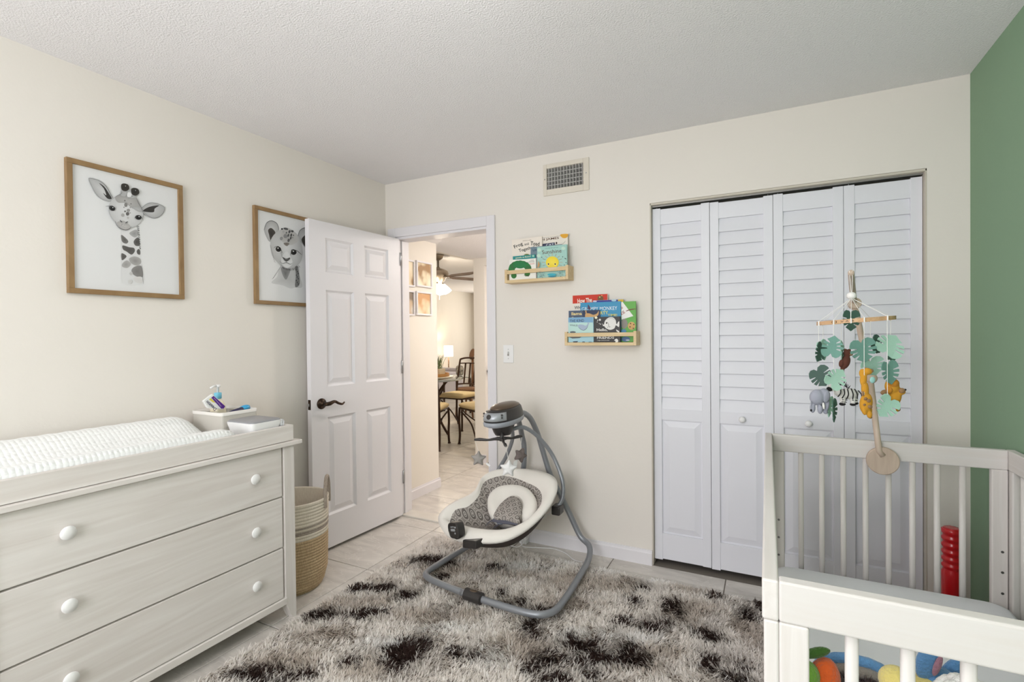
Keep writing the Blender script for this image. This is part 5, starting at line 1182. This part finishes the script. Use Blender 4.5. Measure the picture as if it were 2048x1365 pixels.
# ------------------------------------------------------------------ shag rug (pile nobody could count)
RX0, RX1, RY0, RY1 = .572, 3.05, -2.60, -.205
rug = thing('shag_rug', 'thick shaggy rug in cream, taupe and dark brown patches on the tile floor', 'rug', ((RX0+RX1)/2, (RY0+RY1)/2, 0))
MB().box((RX0+.01, RY0, .001), (RX1, RY1-.01, .012)).build('backing', mat('rug_backing', srgb(120, 108, 98), .95), rug, bevel=.004)
from mathutils import noise as mnoise
def blob(u, v, ru, rv): p = at(u, v, z=.035); q = at(u+ru, v, z=.035); r = at(u, v+rv, z=.035); return (p.x, p.y, max(.03, (q-p).length), max(.03, (r-p).length), math.atan2((q-p).y, (q-p).x))
DK = [blob(*b) for b in [(650,1222,45,8),(730,1222,35,8),(855,1115,30,8),(880,1125,20,7),(760,1172,22,8),(810,1185,22,8),(715,1172,22,8),(690,1165,16,6),(800,1305,42,30),(830,1290,25,20),(905,1298,16,9),(945,1305,16,8),(505,1340,50,12),(560,1352,30,10),(600,1345,22,10),(700,1318,20,8),(1095,1312,36,18),(1160,1285,36,16),(1200,1312,60,16),(1265,1312,40,16),(1255,1290,20,14),(1300,1245,26,12),(1262,1195,14,6),(1340,1203,20,9),(1350,1215,14,8),(1285,1168,12,5),(1415,1262,22,14),(1420,1315,22,13),(1425,1188,14,5),(1492,1220,14,9),(1520,1208,10,14),(1470,1350,22,10),(1060,1240,16,10),(1065,1265,16,10),(1090,1215,26,6),(1045,1200,12,8),(1240,1238,16,8),(1330,1240,14,6),(1110,1350,30,10),(1060,1335,14,8),(1000,1180,12,5),(985,1130,14,6),(1480,1325,14,5),(880,1150,14,8),(1010,1205,20,6),(1180,1345,16,8)]]
TP_ = [blob(*b) for b in [(1150,1160,70,18),(1230,1165,50,14),(900,1135,50,14),(730,1330,60,20),(560,1320,70,20),(1030,1140,50,12),(1380,1215,60,20),(1400,1170,50,12),(830,1225,60,14),(930,1225,40,12),(1040,1290,60,25),(1320,1300,50,14),(1500,1260,30,30),(1130,1200,60,12),(700,1200,70,10),(1290,1330,60,12),(640,1260,60,10)]]
WT = [blob(*b) for b in [(1180,1265,90,14),(1050,1130,60,10),(1240,1135,60,8),(980,1310,40,25),(760,1280,60,12),(1340,1155,60,7),(1150,1120,40,7),(880,1250,60,10),(1280,1270,50,12)]]
def field(L, x, y, jit):
    best = 9
    for bx, by, ra, rb_, an in L:
        dx, dy = x-bx, y-by; c_, s_ = cos(an), sin(an); u, v = (dx*c_+dy*s_)/ra, (-dx*s_+dy*c_)/rb_
        best = min(best, math.hypot(u, v))
    return best+jit
NS = 260000
# denser where the camera can see it
xs_ = rng.uniform(RX0, RX1, NS); ys_ = rng.uniform(RY0, RY1, NS)
keep = (rng.random(NS) < np.where(ys_ > -1.75, 1.0, .28)) & (rng.random(NS) < np.where(xs_ < 2.58, 1.0, .30))
xs_, ys_ = xs_[keep], ys_[keep]; NS = len(xs_)
# colour map on a fine grid, then looked up per strand
GX, GY = 420, 400
MIDB = np.array(srgb(150, 135, 122)[:3])
CREAM, TAUPE, BROWN, WHT, GREYB = [np.array(srgb(*c)[:3]) for c in ((250, 245, 239), (208, 196, 184), (64, 50, 46), (255, 254, 252), (214, 207, 201))]
grid = np.zeros((GX, GY, 3)); lean = np.zeros((GX, GY, 2))
for i in range(GX):
    for j in range(GY):
        x = RX0+(RX1-RX0)*i/(GX-1); y = RY0+(RY1-RY0)*j/(GY-1); v3 = Vector((x, y, 0))
        n1 = mnoise.noise(v3*22); n2 = mnoise.noise(v3*9+Vector((5, 0, 0))); n3 = mnoise.noise(v3*5+Vector((0, 9, 0)))
        n0 = mnoise.noise(v3*48); jit = n1*.55+n2*.42+n0*.40
        c_ = CREAM*(1-max(0, n3)*.2)+WHT*max(0, n3)*.2
        tf = max(0, min(1, (1.35-field(TP_, x, y, jit))*1.6, 1)); c_ = c_*(1-tf*.75)+TAUPE*tf*.75
        if n2+n1*.5 > .34: c_ = c_*.5+GREYB*.5
        wf = max(0, min(1, (1.2-field(WT, x, y, jit))*1.8)); c_ = c_*(1-wf*.7)+WHT*wf*.7
        fd = field(DK, x, y, jit*1.25); hf = max(0, min(1, (2.1-fd)*.9))*max(0, min(1, .62+n3*1.2)); c_ = c_*(1-hf*.62)+MIDB*hf*.62
        df = max(0, min(1, (1.12-fd)*3.4))
        if y < -1.72 or x > 2.55: df = max(df, min(1, max(0, (n2-.28)*6)))
        c_ = c_*(1-df)+BROWN*df
        grid[i, j] = c_
        a = mnoise.noise(v3*4+Vector((0, 0, 7)))*5+mnoise.noise(v3*11)*2.2; lean[i, j] = (cos(a), sin(a))
# strands grow in small tufts
ii = np.clip(((xs_-RX0)/(RX1-RX0)*(GX-1)).astype(int), 0, GX-1); jj = np.clip(((ys_-RY0)/(RY1-RY0)*(GY-1)).astype(int), 0, GY-1)
# speckle: a few strands borrow the colour of a neighbour
sp_ = np.clip(ii+rng.integers(-7, 8, NS)*(rng.random(NS) < .4), 0, GX-1); sq_ = np.clip(jj+rng.integers(-7, 8, NS)*(rng.random(NS) < .4), 0, GY-1)
colr = grid[sp_, sq_]*rng.uniform(.90, 1.06, NS)[:, None]
ln_ = lean[ii, jj]; cell = (np.floor((xs_+.004*np.sin(ys_*260))/.019).astype(int)*7919+np.floor((ys_+.004*np.sin(xs_*240))/.019).astype(int)*104729) % 100003; an = rng.uniform(0, 2*pi, 100003)[cell]*.5+np.arctan2(ln_[:, 1], ln_[:, 0])+rng.normal(0, .55, NS)
length = rng.uniform(.022, .034, NS); el = np.clip(rng.normal(.42, .28, NS), .05, 1.3)
edge = np.minimum.reduce([xs_-RX0, RY1-ys_]); el = np.where(edge < .02, el*.8, el)
d = np.stack([np.cos(an)*np.cos(el), np.sin(an)*np.cos(el), np.sin(el)], 1)
side = np.stack([-np.sin(an), np.cos(an), np.zeros(NS)], 1)*rng.uniform(.0016, .0030, NS)[:, None]
up0 = np.stack([np.zeros(NS), np.zeros(NS), np.ones(NS)], 1)
base = np.stack([xs_, ys_, np.full(NS, .010)], 1)-np.array(rug.location)[None]
mid_ = base+(d*.5+up0*.28)*length[:, None]*.62; top = base+(d*.9+up0*.10)*length[:, None]
mid_[:, 2] = np.maximum(mid_[:, 2], .014)
V = np.empty((NS, 5, 3)); V[:, 0] = base-side; V[:, 1] = base+side; V[:, 2] = mid_-side; V[:, 3] = mid_+side; V[:, 4] = top
me = bpy.data.meshes.new('pile'); me.vertices.add(NS*5); me.vertices.foreach_set('co', V.reshape(-1))
k5 = np.arange(NS)*5
lo = np.stack([k5, k5+1, k5+3, k5+2, k5+2, k5+3, k5+4], 1).reshape(-1)
me.loops.add(NS*7); me.loops.foreach_set('vertex_index', lo)
me.polygons.add(NS*2); st = np.stack([np.arange(NS)*7, np.arange(NS)*7+4], 1).reshape(-1); me.polygons.foreach_set('loop_start', st)
me.polygons.foreach_set('loop_total', np.tile([4, 3], NS)); me.update()
ca = me.color_attributes.new('Col', 'FLOAT_COLOR', 'POINT'); cc4 = np.ones((NS, 5, 4)); cc4[:, :, :3] = colr[:, None, :]
ca.data.foreach_set('color', cc4.reshape(-1)); me.polygons.foreach_set('use_smooth', np.ones(NS*2, bool))
me.materials.append(yarn_mat('shag_yarn')); pile = bpy.data.objects.new('pile', me); COL.objects.link(pile); pile.parent = rug; pile['kind'] = 'stuff'

# ------------------------------------------------------------------ hall photographs
def photo_mat(name, a, b, c):
    m = bpy.data.materials.new(name); m.use_nodes = True; N = m.node_tree.nodes; L = m.node_tree.links; bs = N['Principled BSDF']; bs.inputs['Roughness'].default_value = .4
    tc = N.new('ShaderNodeTexCoord'); nz = N.new('ShaderNodeTexNoise'); nz.inputs['Scale'].default_value = 9; nz.inputs['Detail'].default_value = 1.5
    L.new(tc.outputs['Object'], nz.inputs['Vector']); cr = N.new('ShaderNodeValToRGB'); e = cr.color_ramp.elements; e[0].position = .36; e[0].color = a; e[1].position = .64; e[1].color = c; x = e.new(.5); x.color = b
    L.new(nz.outputs['Fac'], cr.inputs[0]); L.new(cr.outputs[0], bs.inputs['Base Color']); return m
k_ = 0
for (u0, v0, u1, v1), lab, cs in [((798, 516, 830, 575), 'white framed blurred photograph with pale sky, top row nearest the bedroom', (srgb(240, 226, 198), srgb(232, 216, 184), srgb(176, 140, 100))),
        ((833, 522, 865, 577), 'white framed blurred photograph with brown ground, top row by the hall corner', (srgb(170, 136, 98), srgb(232, 218, 188), srgb(244, 234, 212))),
        ((798, 578, 830, 632), 'white framed blurred photograph with grey brown figure, lower row nearest the bedroom', (srgb(140, 124, 108), srgb(208, 184, 154), srgb(226, 218, 206))),
        ((833, 582, 864, 632), 'white framed blurred photograph with warm orange figure, lower row by the hall corner', (srgb(212, 164, 116), srgb(232, 208, 172), srgb(240, 226, 200)))]:
    a, b = at(u0, v0, x=-.035), at(u1, v1, x=-.035)
    y0, y1 = min(a.y, b.y), max(a.y, b.y); z1 = (at(u1, v0+(5 if k_ % 2 == 0 else 4), x=-.035).z+a.z)/2; z0 = b.z
    f = thing('photo_frame', lab, 'photo frame', (-.05, (y0+y1)/2, z0), 'white photo frames in the hall')
    w_ = .014
    for p, q in (((y0, z0), (y1, z0+w_)), ((y0, z1-w_), (y1, z1)), ((y0, z0+w_), (y0+w_, z1-w_)), ((y1-w_, z0+w_), (y1, z1-w_))): box((-.049, p[0], p[1]), (-.031, q[0], q[1])).build('frame_bar', WHITE, f, bevel=.0015)
    box((-.049, y0+w_, z0+w_), (-.043, y1-w_, z1-w_)).build('photograph', photo_mat('photo_%d' % k_, *cs), f); k_ += 1

# ------------------------------------------------------------------ ceiling fan
fp = at(876, 510, z=H); FX, FY = fp.x, fp.y
NICK = mat('brushed_bronze_metal', srgb(160, 148, 134), .3, .7); BLADE = wood('walnut_blade', srgb(120, 94, 76), srgb(86, 64, 50), (6, 6, 40))
fn = thing('ceiling_fan', 'brushed bronze ceiling fan with walnut blades and lit frosted shades', 'ceiling fan', (FX, FY, H))
MB().lathe([(.085, 0), (.085, -.012), (.07, -.05), (.03, -.075), (.015, -.08)], (FX, FY, H), 26).build('canopy', NICK, fn, True)
MB().lathe([(.013, -.07), (.013, -.17), (.026, -.175), (.026, -.2)], (FX, FY, H), 14).build('downrod', NICK, fn, True)
MB().lathe([(.03, -.185), (.09, -.20), (.13, -.225), (.145, -.26), (.135, -.30), (.10, -.325), (.09, -.36), (.06, -.375), (.055, -.42), (.02, -.44)], (FX, FY, H), 32).build('motor_housing', NICK, fn, True)
for i in range(5):
    a = rad(-9+72*i); d_ = Vector((cos(a), sin(a), 0)); s_d = Vector((-sin(a), cos(a), 0)); z = H-.315
    MB().prism([Vector((FX, FY, z))+d_*r_+s_d*w_+UP*(w_*.2) for r_, w_ in ((.09, -.018), (.20, -.03), (.24, -.045), (.24, .045), (.20, .03), (.09, .018))], (0, 0, .006)).build('blade_iron', NICK, fn)
    MB().prism([Vector((FX, FY, z+.007))+d_*r_+s_d*w_+UP*(w_*.38) for r_, w_ in ((.19, -.055), (.45, -.068), (.62, -.07), (.655, -.045), (.66, 0), (.655, .045), (.62, .07), (.45, .068), (.19, .055))], (0, 0, .008)).build('blade', BLADE, fn)
SHADE = mat('lit_frosted_glass', srgb(255, 246, 228), .4, emit=((1, .88, .68, 1), 14))
for i in range(4):
    a = rad(20+90*i); d_ = Vector((cos(a), sin(a), 0)); p = Vector((FX, FY, H-.40))+d_*.06; ax = (d_*.62-UP).normalized()
    sh_ = MB().lathe([(.022, 0), (.03, .02), (.045, .07), (.056, .12), (.052, .121), (.02, .06)], p+ax*.02, 20, ax).build('lamp_shade', SHADE, fn, True)
    MB().tube([Vector((FX, FY, H-.385)), p, p+ax*.025], .012, 10).build('lamp_arm', NICK, fn, True)
point('ceiling_fan_bulbs', (FX, FY, H-.58), 30, .10, (1, .88, .70))
MB().tube([(FX+.03, FY-.02, H-.43), (FX+.03, FY-.02, H-.62)], .0018, 6).build('pull_chain', NICK, fn)

# ------------------------------------------------------------------ dining set
IRON = mat('dark_bronze_iron', srgb(70, 50, 38), .45, .55); CUSH = mat('cream_cushion', srgb(226, 204, 158), .85, bump=(150, .2, .002)); GLASS = mat('clear_glass', srgb(226, 240, 236), .03, trans=1.0)
TC = (-1.55, 2.52)
dt = thing('dining_table', 'round glass-topped dining table on a dark iron ring base', 'table', (*TC, 0))
MB().lathe([(.50, .742), (.505, .745), (.505, .751), (.50, .754)], (*TC, 0), 56).build('glass_top', GLASS, dt, 'auto')
for i in range(4):
    a = rad(25+90*i); d_ = Vector((cos(a), sin(a), 0)); c_ = Vector((*TC, 0))
    MB().tube([c_+d_*.30+UP*.0, c_+d_*.20+UP*.18, c_+d_*.13+UP*.42, c_+d_*.18+UP*.58, c_+d_*.30+UP*.736], .016, 10, sub=6).build('leg', IRON, dt, True)
    MB().lathe([(.018, 0), (.018, .006)], c_+d_*.30+UP*.736, 12).build('glass_pad', IRON, dt)
for r_, z in ((.155, .40), (.155, .44), (.21, .20)): MB().tube([(TC[0]+r_*cos(t), TC[1]+r_*sin(t), z) for t in [2*pi*i/40 for i in range(40)]], .010, 8, closed=True).build('ring', IRON, dt, True)
for i in range(4):
    a0, a1 = rad(25+90*i), rad(115+90*i); c_ = Vector((*TC, 0)); p0, p1 = c_+Vector((cos(a0), sin(a0), 0))*.27+UP*.70, c_+Vector((cos(a1), sin(a1), 0))*.27+UP*.70
    MB().tube([p0, (p0*.75+p1*.25)-UP*.14, (p0+p1)/2-UP*.19, (p0*.25+p1*.75)-UP*.14, p1], .007, 8, sub=5).build('swag', IRON, dt, True)
def chair(label, x, y, ang):
    c = thing('dining_chair', label, 'chair', (x, y, 0), 'iron dining chairs around the glass table', rad(ang))   # local +y = front
    B = lambda mb, nm, m, sm=True, **k: mb.build(nm, m, c, sm, local=True, **k)
    for sx in (-1, 1):
        B(MB().tube([(sx*.20, .19, .445), (sx*.205, .20, .30), (sx*.20, .195, .12), (sx*.205, .205, 0)], .014, 10, sub=5), 'leg', IRON)
        B(MB().tube([(sx*.205, -.24, 0), (sx*.20, -.20, .12), (sx*.20, -.195, .44), (sx*.195, -.215, .65), (sx*.19, -.25, .85), (sx*.185, -.275, .97)], .014, 10, sub=5), 'back_post', IRON)
        B(MB().tube([(sx*.20, .16, .40), (sx*.12, .05, .25), (sx*.19, -.19, .06)], .010, 8, sub=6), 'brace', IRON)
        for yy in (.205, -.24): B(MB().lathe([(.018, 0), (.020, .006), (.015, .016)], (sx*.205, yy, 0), 12), 'foot', IRON)
    B(MB().tube([(-.20, .19, .44), (.20, .19, .44), (.20, -.19, .44), (-.20, -.19, .44)], .011, 8, closed=True), 'seat_frame', IRON)
    B(MB().rings([rrect(-.20, .20, -.19, .21, .450, .04, 4), rrect(-.215, .215, -.205, .225, .468, .05, 4), rrect(-.215, .215, -.205, .225, .488, .05, 4), rrect(-.18, .18, -.17, .19, .508, .05, 4), rrect(-.06, .06, -.06, .06, .512, .03, 4)]), 'seat_cushion', CUSH)
    B(MB().tube([(-.185, -.275, .97), (-.09, -.29, .99), (.09, -.29, .99), (.185, -.275, .97)], .013, 8, sub=6), 'top_rail', IRON)
    B(MB().tube([(-.19, -.262, .91), (0, -.275, .915), (.19, -.262, .91)], .008, 8, sub=6), 'cross_rail', IRON)
    B(MB().tube([(-.195, -.212, .60), (0, -.225, .615), (.195, -.212, .60)], .011, 8, sub=6), 'cross_rail', IRON)
    for xx in (-.09, 0, .09): B(MB().prism([(xx-.012, -.228, .61), (xx+.012, -.228, .61), (xx+.014, -.277, .91), (xx-.014, -.277, .91)], (0, -.006, 0)), 'back_slat', IRON, False)
    return c
chair('iron dining chair with cream cushion on the hall corner side of the table', -1.11, 1.97, 19)
chair('iron dining chair with cream cushion beside the hall pillar', -.57, 2.33, 62)
chair('iron dining chair with slatted back on the far side of the glass table', -1.44, 3.16, 175)
# on the table
TZ = .7545
ty = thing('serving_tray', 'round wooden serving tray on the glass table', 'tray', (-1.62, 2.62, TZ))
TW = wood('honey_wood', srgb(198, 150, 92), srgb(170, 120, 66), (8, 8, 60)); tp = (-1.60, 2.72)
ty.location = (*tp, TZ)
MB().lathe([(.30, .0), (.30, .014), (.001, .014)], (*tp, TZ), 44).build('marble_plate', mat('white_marble', srgb(236, 230, 220), .3), ty, 'auto')
MB().lathe([(.24, .0145), (.245, .018), (.245, .055), (.233, .055), (.232, .024), (.001, .024)], (*tp, TZ), 44).build('tray_rim', TW, ty, 'auto')
hp = Vector((*tp, TZ+.05))
MB().tube([hp+Vector((-.02, -.23, 0)), hp+Vector((-.02, -.235, .045)), hp+Vector((-.10, -.215, .052)), hp+Vector((-.10, -.21, 0))], .006, 8).build('handle', IRON, ty, True)
pt = thing('planter', 'cream square planter with grassy plant on the serving tray', 'planter', (tp[0]+.05, tp[1]+.02, TZ+.0245))
pc = Vector((tp[0]+.10, tp[1]+.0, TZ+.0245))
MB().rings([rrect(pc.x-.085, pc.x+.085, pc.y-.07, pc.y+.07, pc.z, .012), rrect(pc.x-.088, pc.x+.088, pc.y-.073, pc.y+.073, pc.z+.10, .012), rrect(pc.x-.078, pc.x+.078, pc.y-.063, pc.y+.063, pc.z+.10, .01), rrect(pc.x-.078, pc.x+.078, pc.y-.063, pc.y+.063, pc.z+.085, .01)]).build('pot', mat('cream_ceramic', srgb(240, 232, 214), .4), pt)
mb = MB(); random.seed(4)
for i in range(60):
    a = random.uniform(0, 2*pi); b0 = pc+Vector((random.uniform(-.04, .06), random.uniform(-.04, .04), .085)); l = random.uniform(.10, .21); o_ = Vector((cos(a), sin(a), 0))*random.uniform(.02, .10)
    mb.tube([b0, b0+o_*.4+UP*l*.6, b0+o_+UP*l], [.003, .0025, .0006], 4)
o = mb.build('grass_blades', mat('sage_grass', srgb(134, 150, 112), .7), pt); o['kind'] = 'stuff'
wv = thing('woven_basket', 'brown woven bread basket on the serving tray', 'basket', (tp[0]-.10, tp[1]-.04, TZ+.0245))
WV = mat('brown_wicker', srgb(150, 112, 84), .8, bump=(160, .8, .006), vary=((60, 60, 60), srgb(110, 78, 56), .7))
MB().lathe([(.06, 0), (.095, .05), (.10, .085), (.09, .085), (.05, .012)], (tp[0]-.115, tp[1]-.02, TZ+.0245), 28).build('basket_body', WV, wv, True)
MB().lathe([(.088, .078), (.07, .12), (.03, .14), (.001, .142)], (tp[0]-.115, tp[1]-.02, TZ+.0245), 28).build('basket_lid', WV, wv, True)
# ------------------------------------------------------------------ living room beyond
lp = at(897, 703, x=-4.12)
tl = thing('table_lamp', 'lit white drum table lamp against the living room wall', 'lamp', (lp.x, lp.y, .56))
s0 = at(897, 692, x=-4.12).z; s1_ = at(897, 713.5, x=-4.12).z
MB().lathe([(.105, s1_), (.105, s0), (.101, s0), (.101, s1_)], (lp.x, lp.y, 0), 32, caps=False).build('lamp_shade', mat('lit_linen_shade', srgb(255, 244, 224), .8, emit=((1, .9, .76, 1), 2.2)), tl, True)
MB().lathe([(.08, .561), (.08, .575), (.015, .59), (.012, s1_+.1)], (lp.x, lp.y, 0), 20).build('lamp_base', IRON, tl, True)
point('table_lamp_bulb', (lp.x, lp.y, (s0+s1_)/2+.02), 7, .05, (1, .82, .58))
et = thing('end_table', 'dark wooden end table carrying the drum lamp', 'table', (lp.x, lp.y, 0))
box((lp.x-.22, lp.y-.25, .53), (lp.x+.25, lp.y+.25, .56)).build('table_top', BLADE, et, bevel=.004)
for sx in (-.19, .21):
    for sy in (-.22, .21): box((lp.x+sx-.02, lp.y+sy-.02, 0), (lp.x+sx+.02, lp.y+sy+.02, .53)).build('leg', BLADE, et)
sf = thing('sofa', 'pale lilac grey upholstered sofa against the living room wall', 'sofa', (-3.9, 5.3, 0))
SOF = mat('lilac_grey_fabric', srgb(206, 200, 204), .9, bump=(120, .3, .003))
box((-4.36, 4.3, .10), (-3.45, 6.42, .42)).build('sofa_base', SOF, sf, bevel=.04, seg=3); box((-4.36, 4.3, .42), (-4.10, 6.42, .86)).build('sofa_back', SOF, sf, bevel=.06, seg=3)
for y in (4.3, 6.26): box((-4.30, y, .42), (-3.45, y+.16, .62)).build('sofa_arm', SOF, sf, bevel=.05, seg=3)
for y in (4.48, 5.38): box((-4.10, y, .42), (-3.46, y+.86, .55)).build('seat_cushion', SOF, sf, bevel=.04, seg=3)
for x in (-4.3, -3.5):
    for y in (4.36, 6.36): box((x-.025, y-.025, 0), (x+.025, y+.025, .10)).build('leg', BLADE, sf)
pw = thing('throw_pillow', 'white throw pillow leaning on the sofa back', 'pillow', (-3.95, 6.05, .55))
P = []
for kk, d in ((.1, -.07), (.6, -.06), (.92, -.03), (1, 0), (.92, .03), (.6, .06), (.1, .07)):
    P.append([Vector((-3.97+d+.15*kk*-.3*math.copysign(abs(sin(a))**.5, sin(a)), 6.02+.21*kk*math.copysign(abs(cos(a))**.5, cos(a)), .77+.21*kk*math.copysign(abs(sin(a))**.5, sin(a)))) for a in [2*pi*i/28 for i in range(28)]])
MB().rings(P).build('pillow_cover', mat('white_linen', srgb(240, 236, 232), .9), pw, True)
# round-backed chair and side cabinet half hidden by the hall pillar
rc = thing('round_back_chair', 'brown wicker chair with oval back, half hidden behind the hall pillar', 'chair', (-1.95, 4.25, 0))
b1 = at(944, 711, y=4.25)
MB().lathe([(.001, -.015), (.07, -.013), (.095, 0), (.07, .010), (.001, .013)], (b1.x, b1.y, b1.z+.02), 28, (-.5, -.8, .25)).build('oval_back', WV, rc, True)
rc.location = (b1.x, b1.y, 0)
for c_ in rc.children: c_.location = (0, 0, 0); c_.data.transform(Matrix.Translation(Vector((-1.95, 4.25, 0))-Vector((b1.x, b1.y, 0))))
MB().lathe([(.20, .43), (.22, .45), (.22, .47), (.001, .48)], (b1.x+.05, b1.y-.18, 0), 28).build('seat', WV, rc, True)
MB().tube([(b1.x, b1.y, .44), (b1.x, b1.y+.02, b1.z-.05)], .02, 10).build('back_post', WV, rc, True)
for dx, dy in ((-.12, -.32), (.20, -.32), (-.12, -.03), (.20, -.03)): MB().tube([(b1.x+dx, b1.y+dy, 0), (b1.x+dx*.8, b1.y+dy*.95, .44)], .016, 8).build('leg', WV, rc, True)
cb = thing('side_table', 'low glass and metal side table behind the dining chairs', 'table', (-2.2, 4.75, 0))
q0 = at(925, 740, y=4.6); cx_, cy_ = q0.x, q0.y
cb.location = (cx_, cy_, 0)
box((cx_-.28, cy_-.22, .60), (cx_+.3, cy_+.22, .615)).build('glass_top', GLASS, cb, bevel=.002)
for dx in (-.26, .28):
    for dy in (-.2, .2): box((cx_+dx-.012, cy_+dy-.012, 0), (cx_+dx+.012, cy_+dy+.012, .60)).build('leg', IRON, cb)
box((cx_-.26, cy_-.2, .22), (cx_+.28, cy_+.2, .235)).build('lower_shelf', BLADE, cb)
fr_ = thing('patterned_cushion', 'black and white patterned cushion standing on the side table', 'cushion', (cx_-.05, cy_, .615))
PAT = mat('black_white_weave', srgb(232, 226, 214), .9, vary=((18, 18, 18), srgb(36, 32, 30), 1.0, 0))
P = []
for kk, d in ((.1, -.045), (.6, -.04), (.92, -.02), (1, 0), (.92, .02), (.6, .04), (.1, .045)):
    P.append([Vector((cx_-.06+.075*kk*math.copysign(abs(cos(a))**.5, cos(a)), cy_+d*.6, .705+.085*kk*math.copysign(abs(sin(a))**.5, sin(a)))) for a in [2*pi*i/28 for i in range(28)]])
MB().rings(P).build('cushion_cover', PAT, fr_, True)
MB().tube([Vector((cx_-.06+.075*math.copysign(abs(cos(a))**.5, cos(a)), cy_, .705+.085*math.copysign(abs(sin(a))**.5, sin(a)))) for a in [2*pi*i/28 for i in range(28)]], .003, 6, closed=True).build('piping', IRON, fr_, True)
bpy.context.view_layer.update()
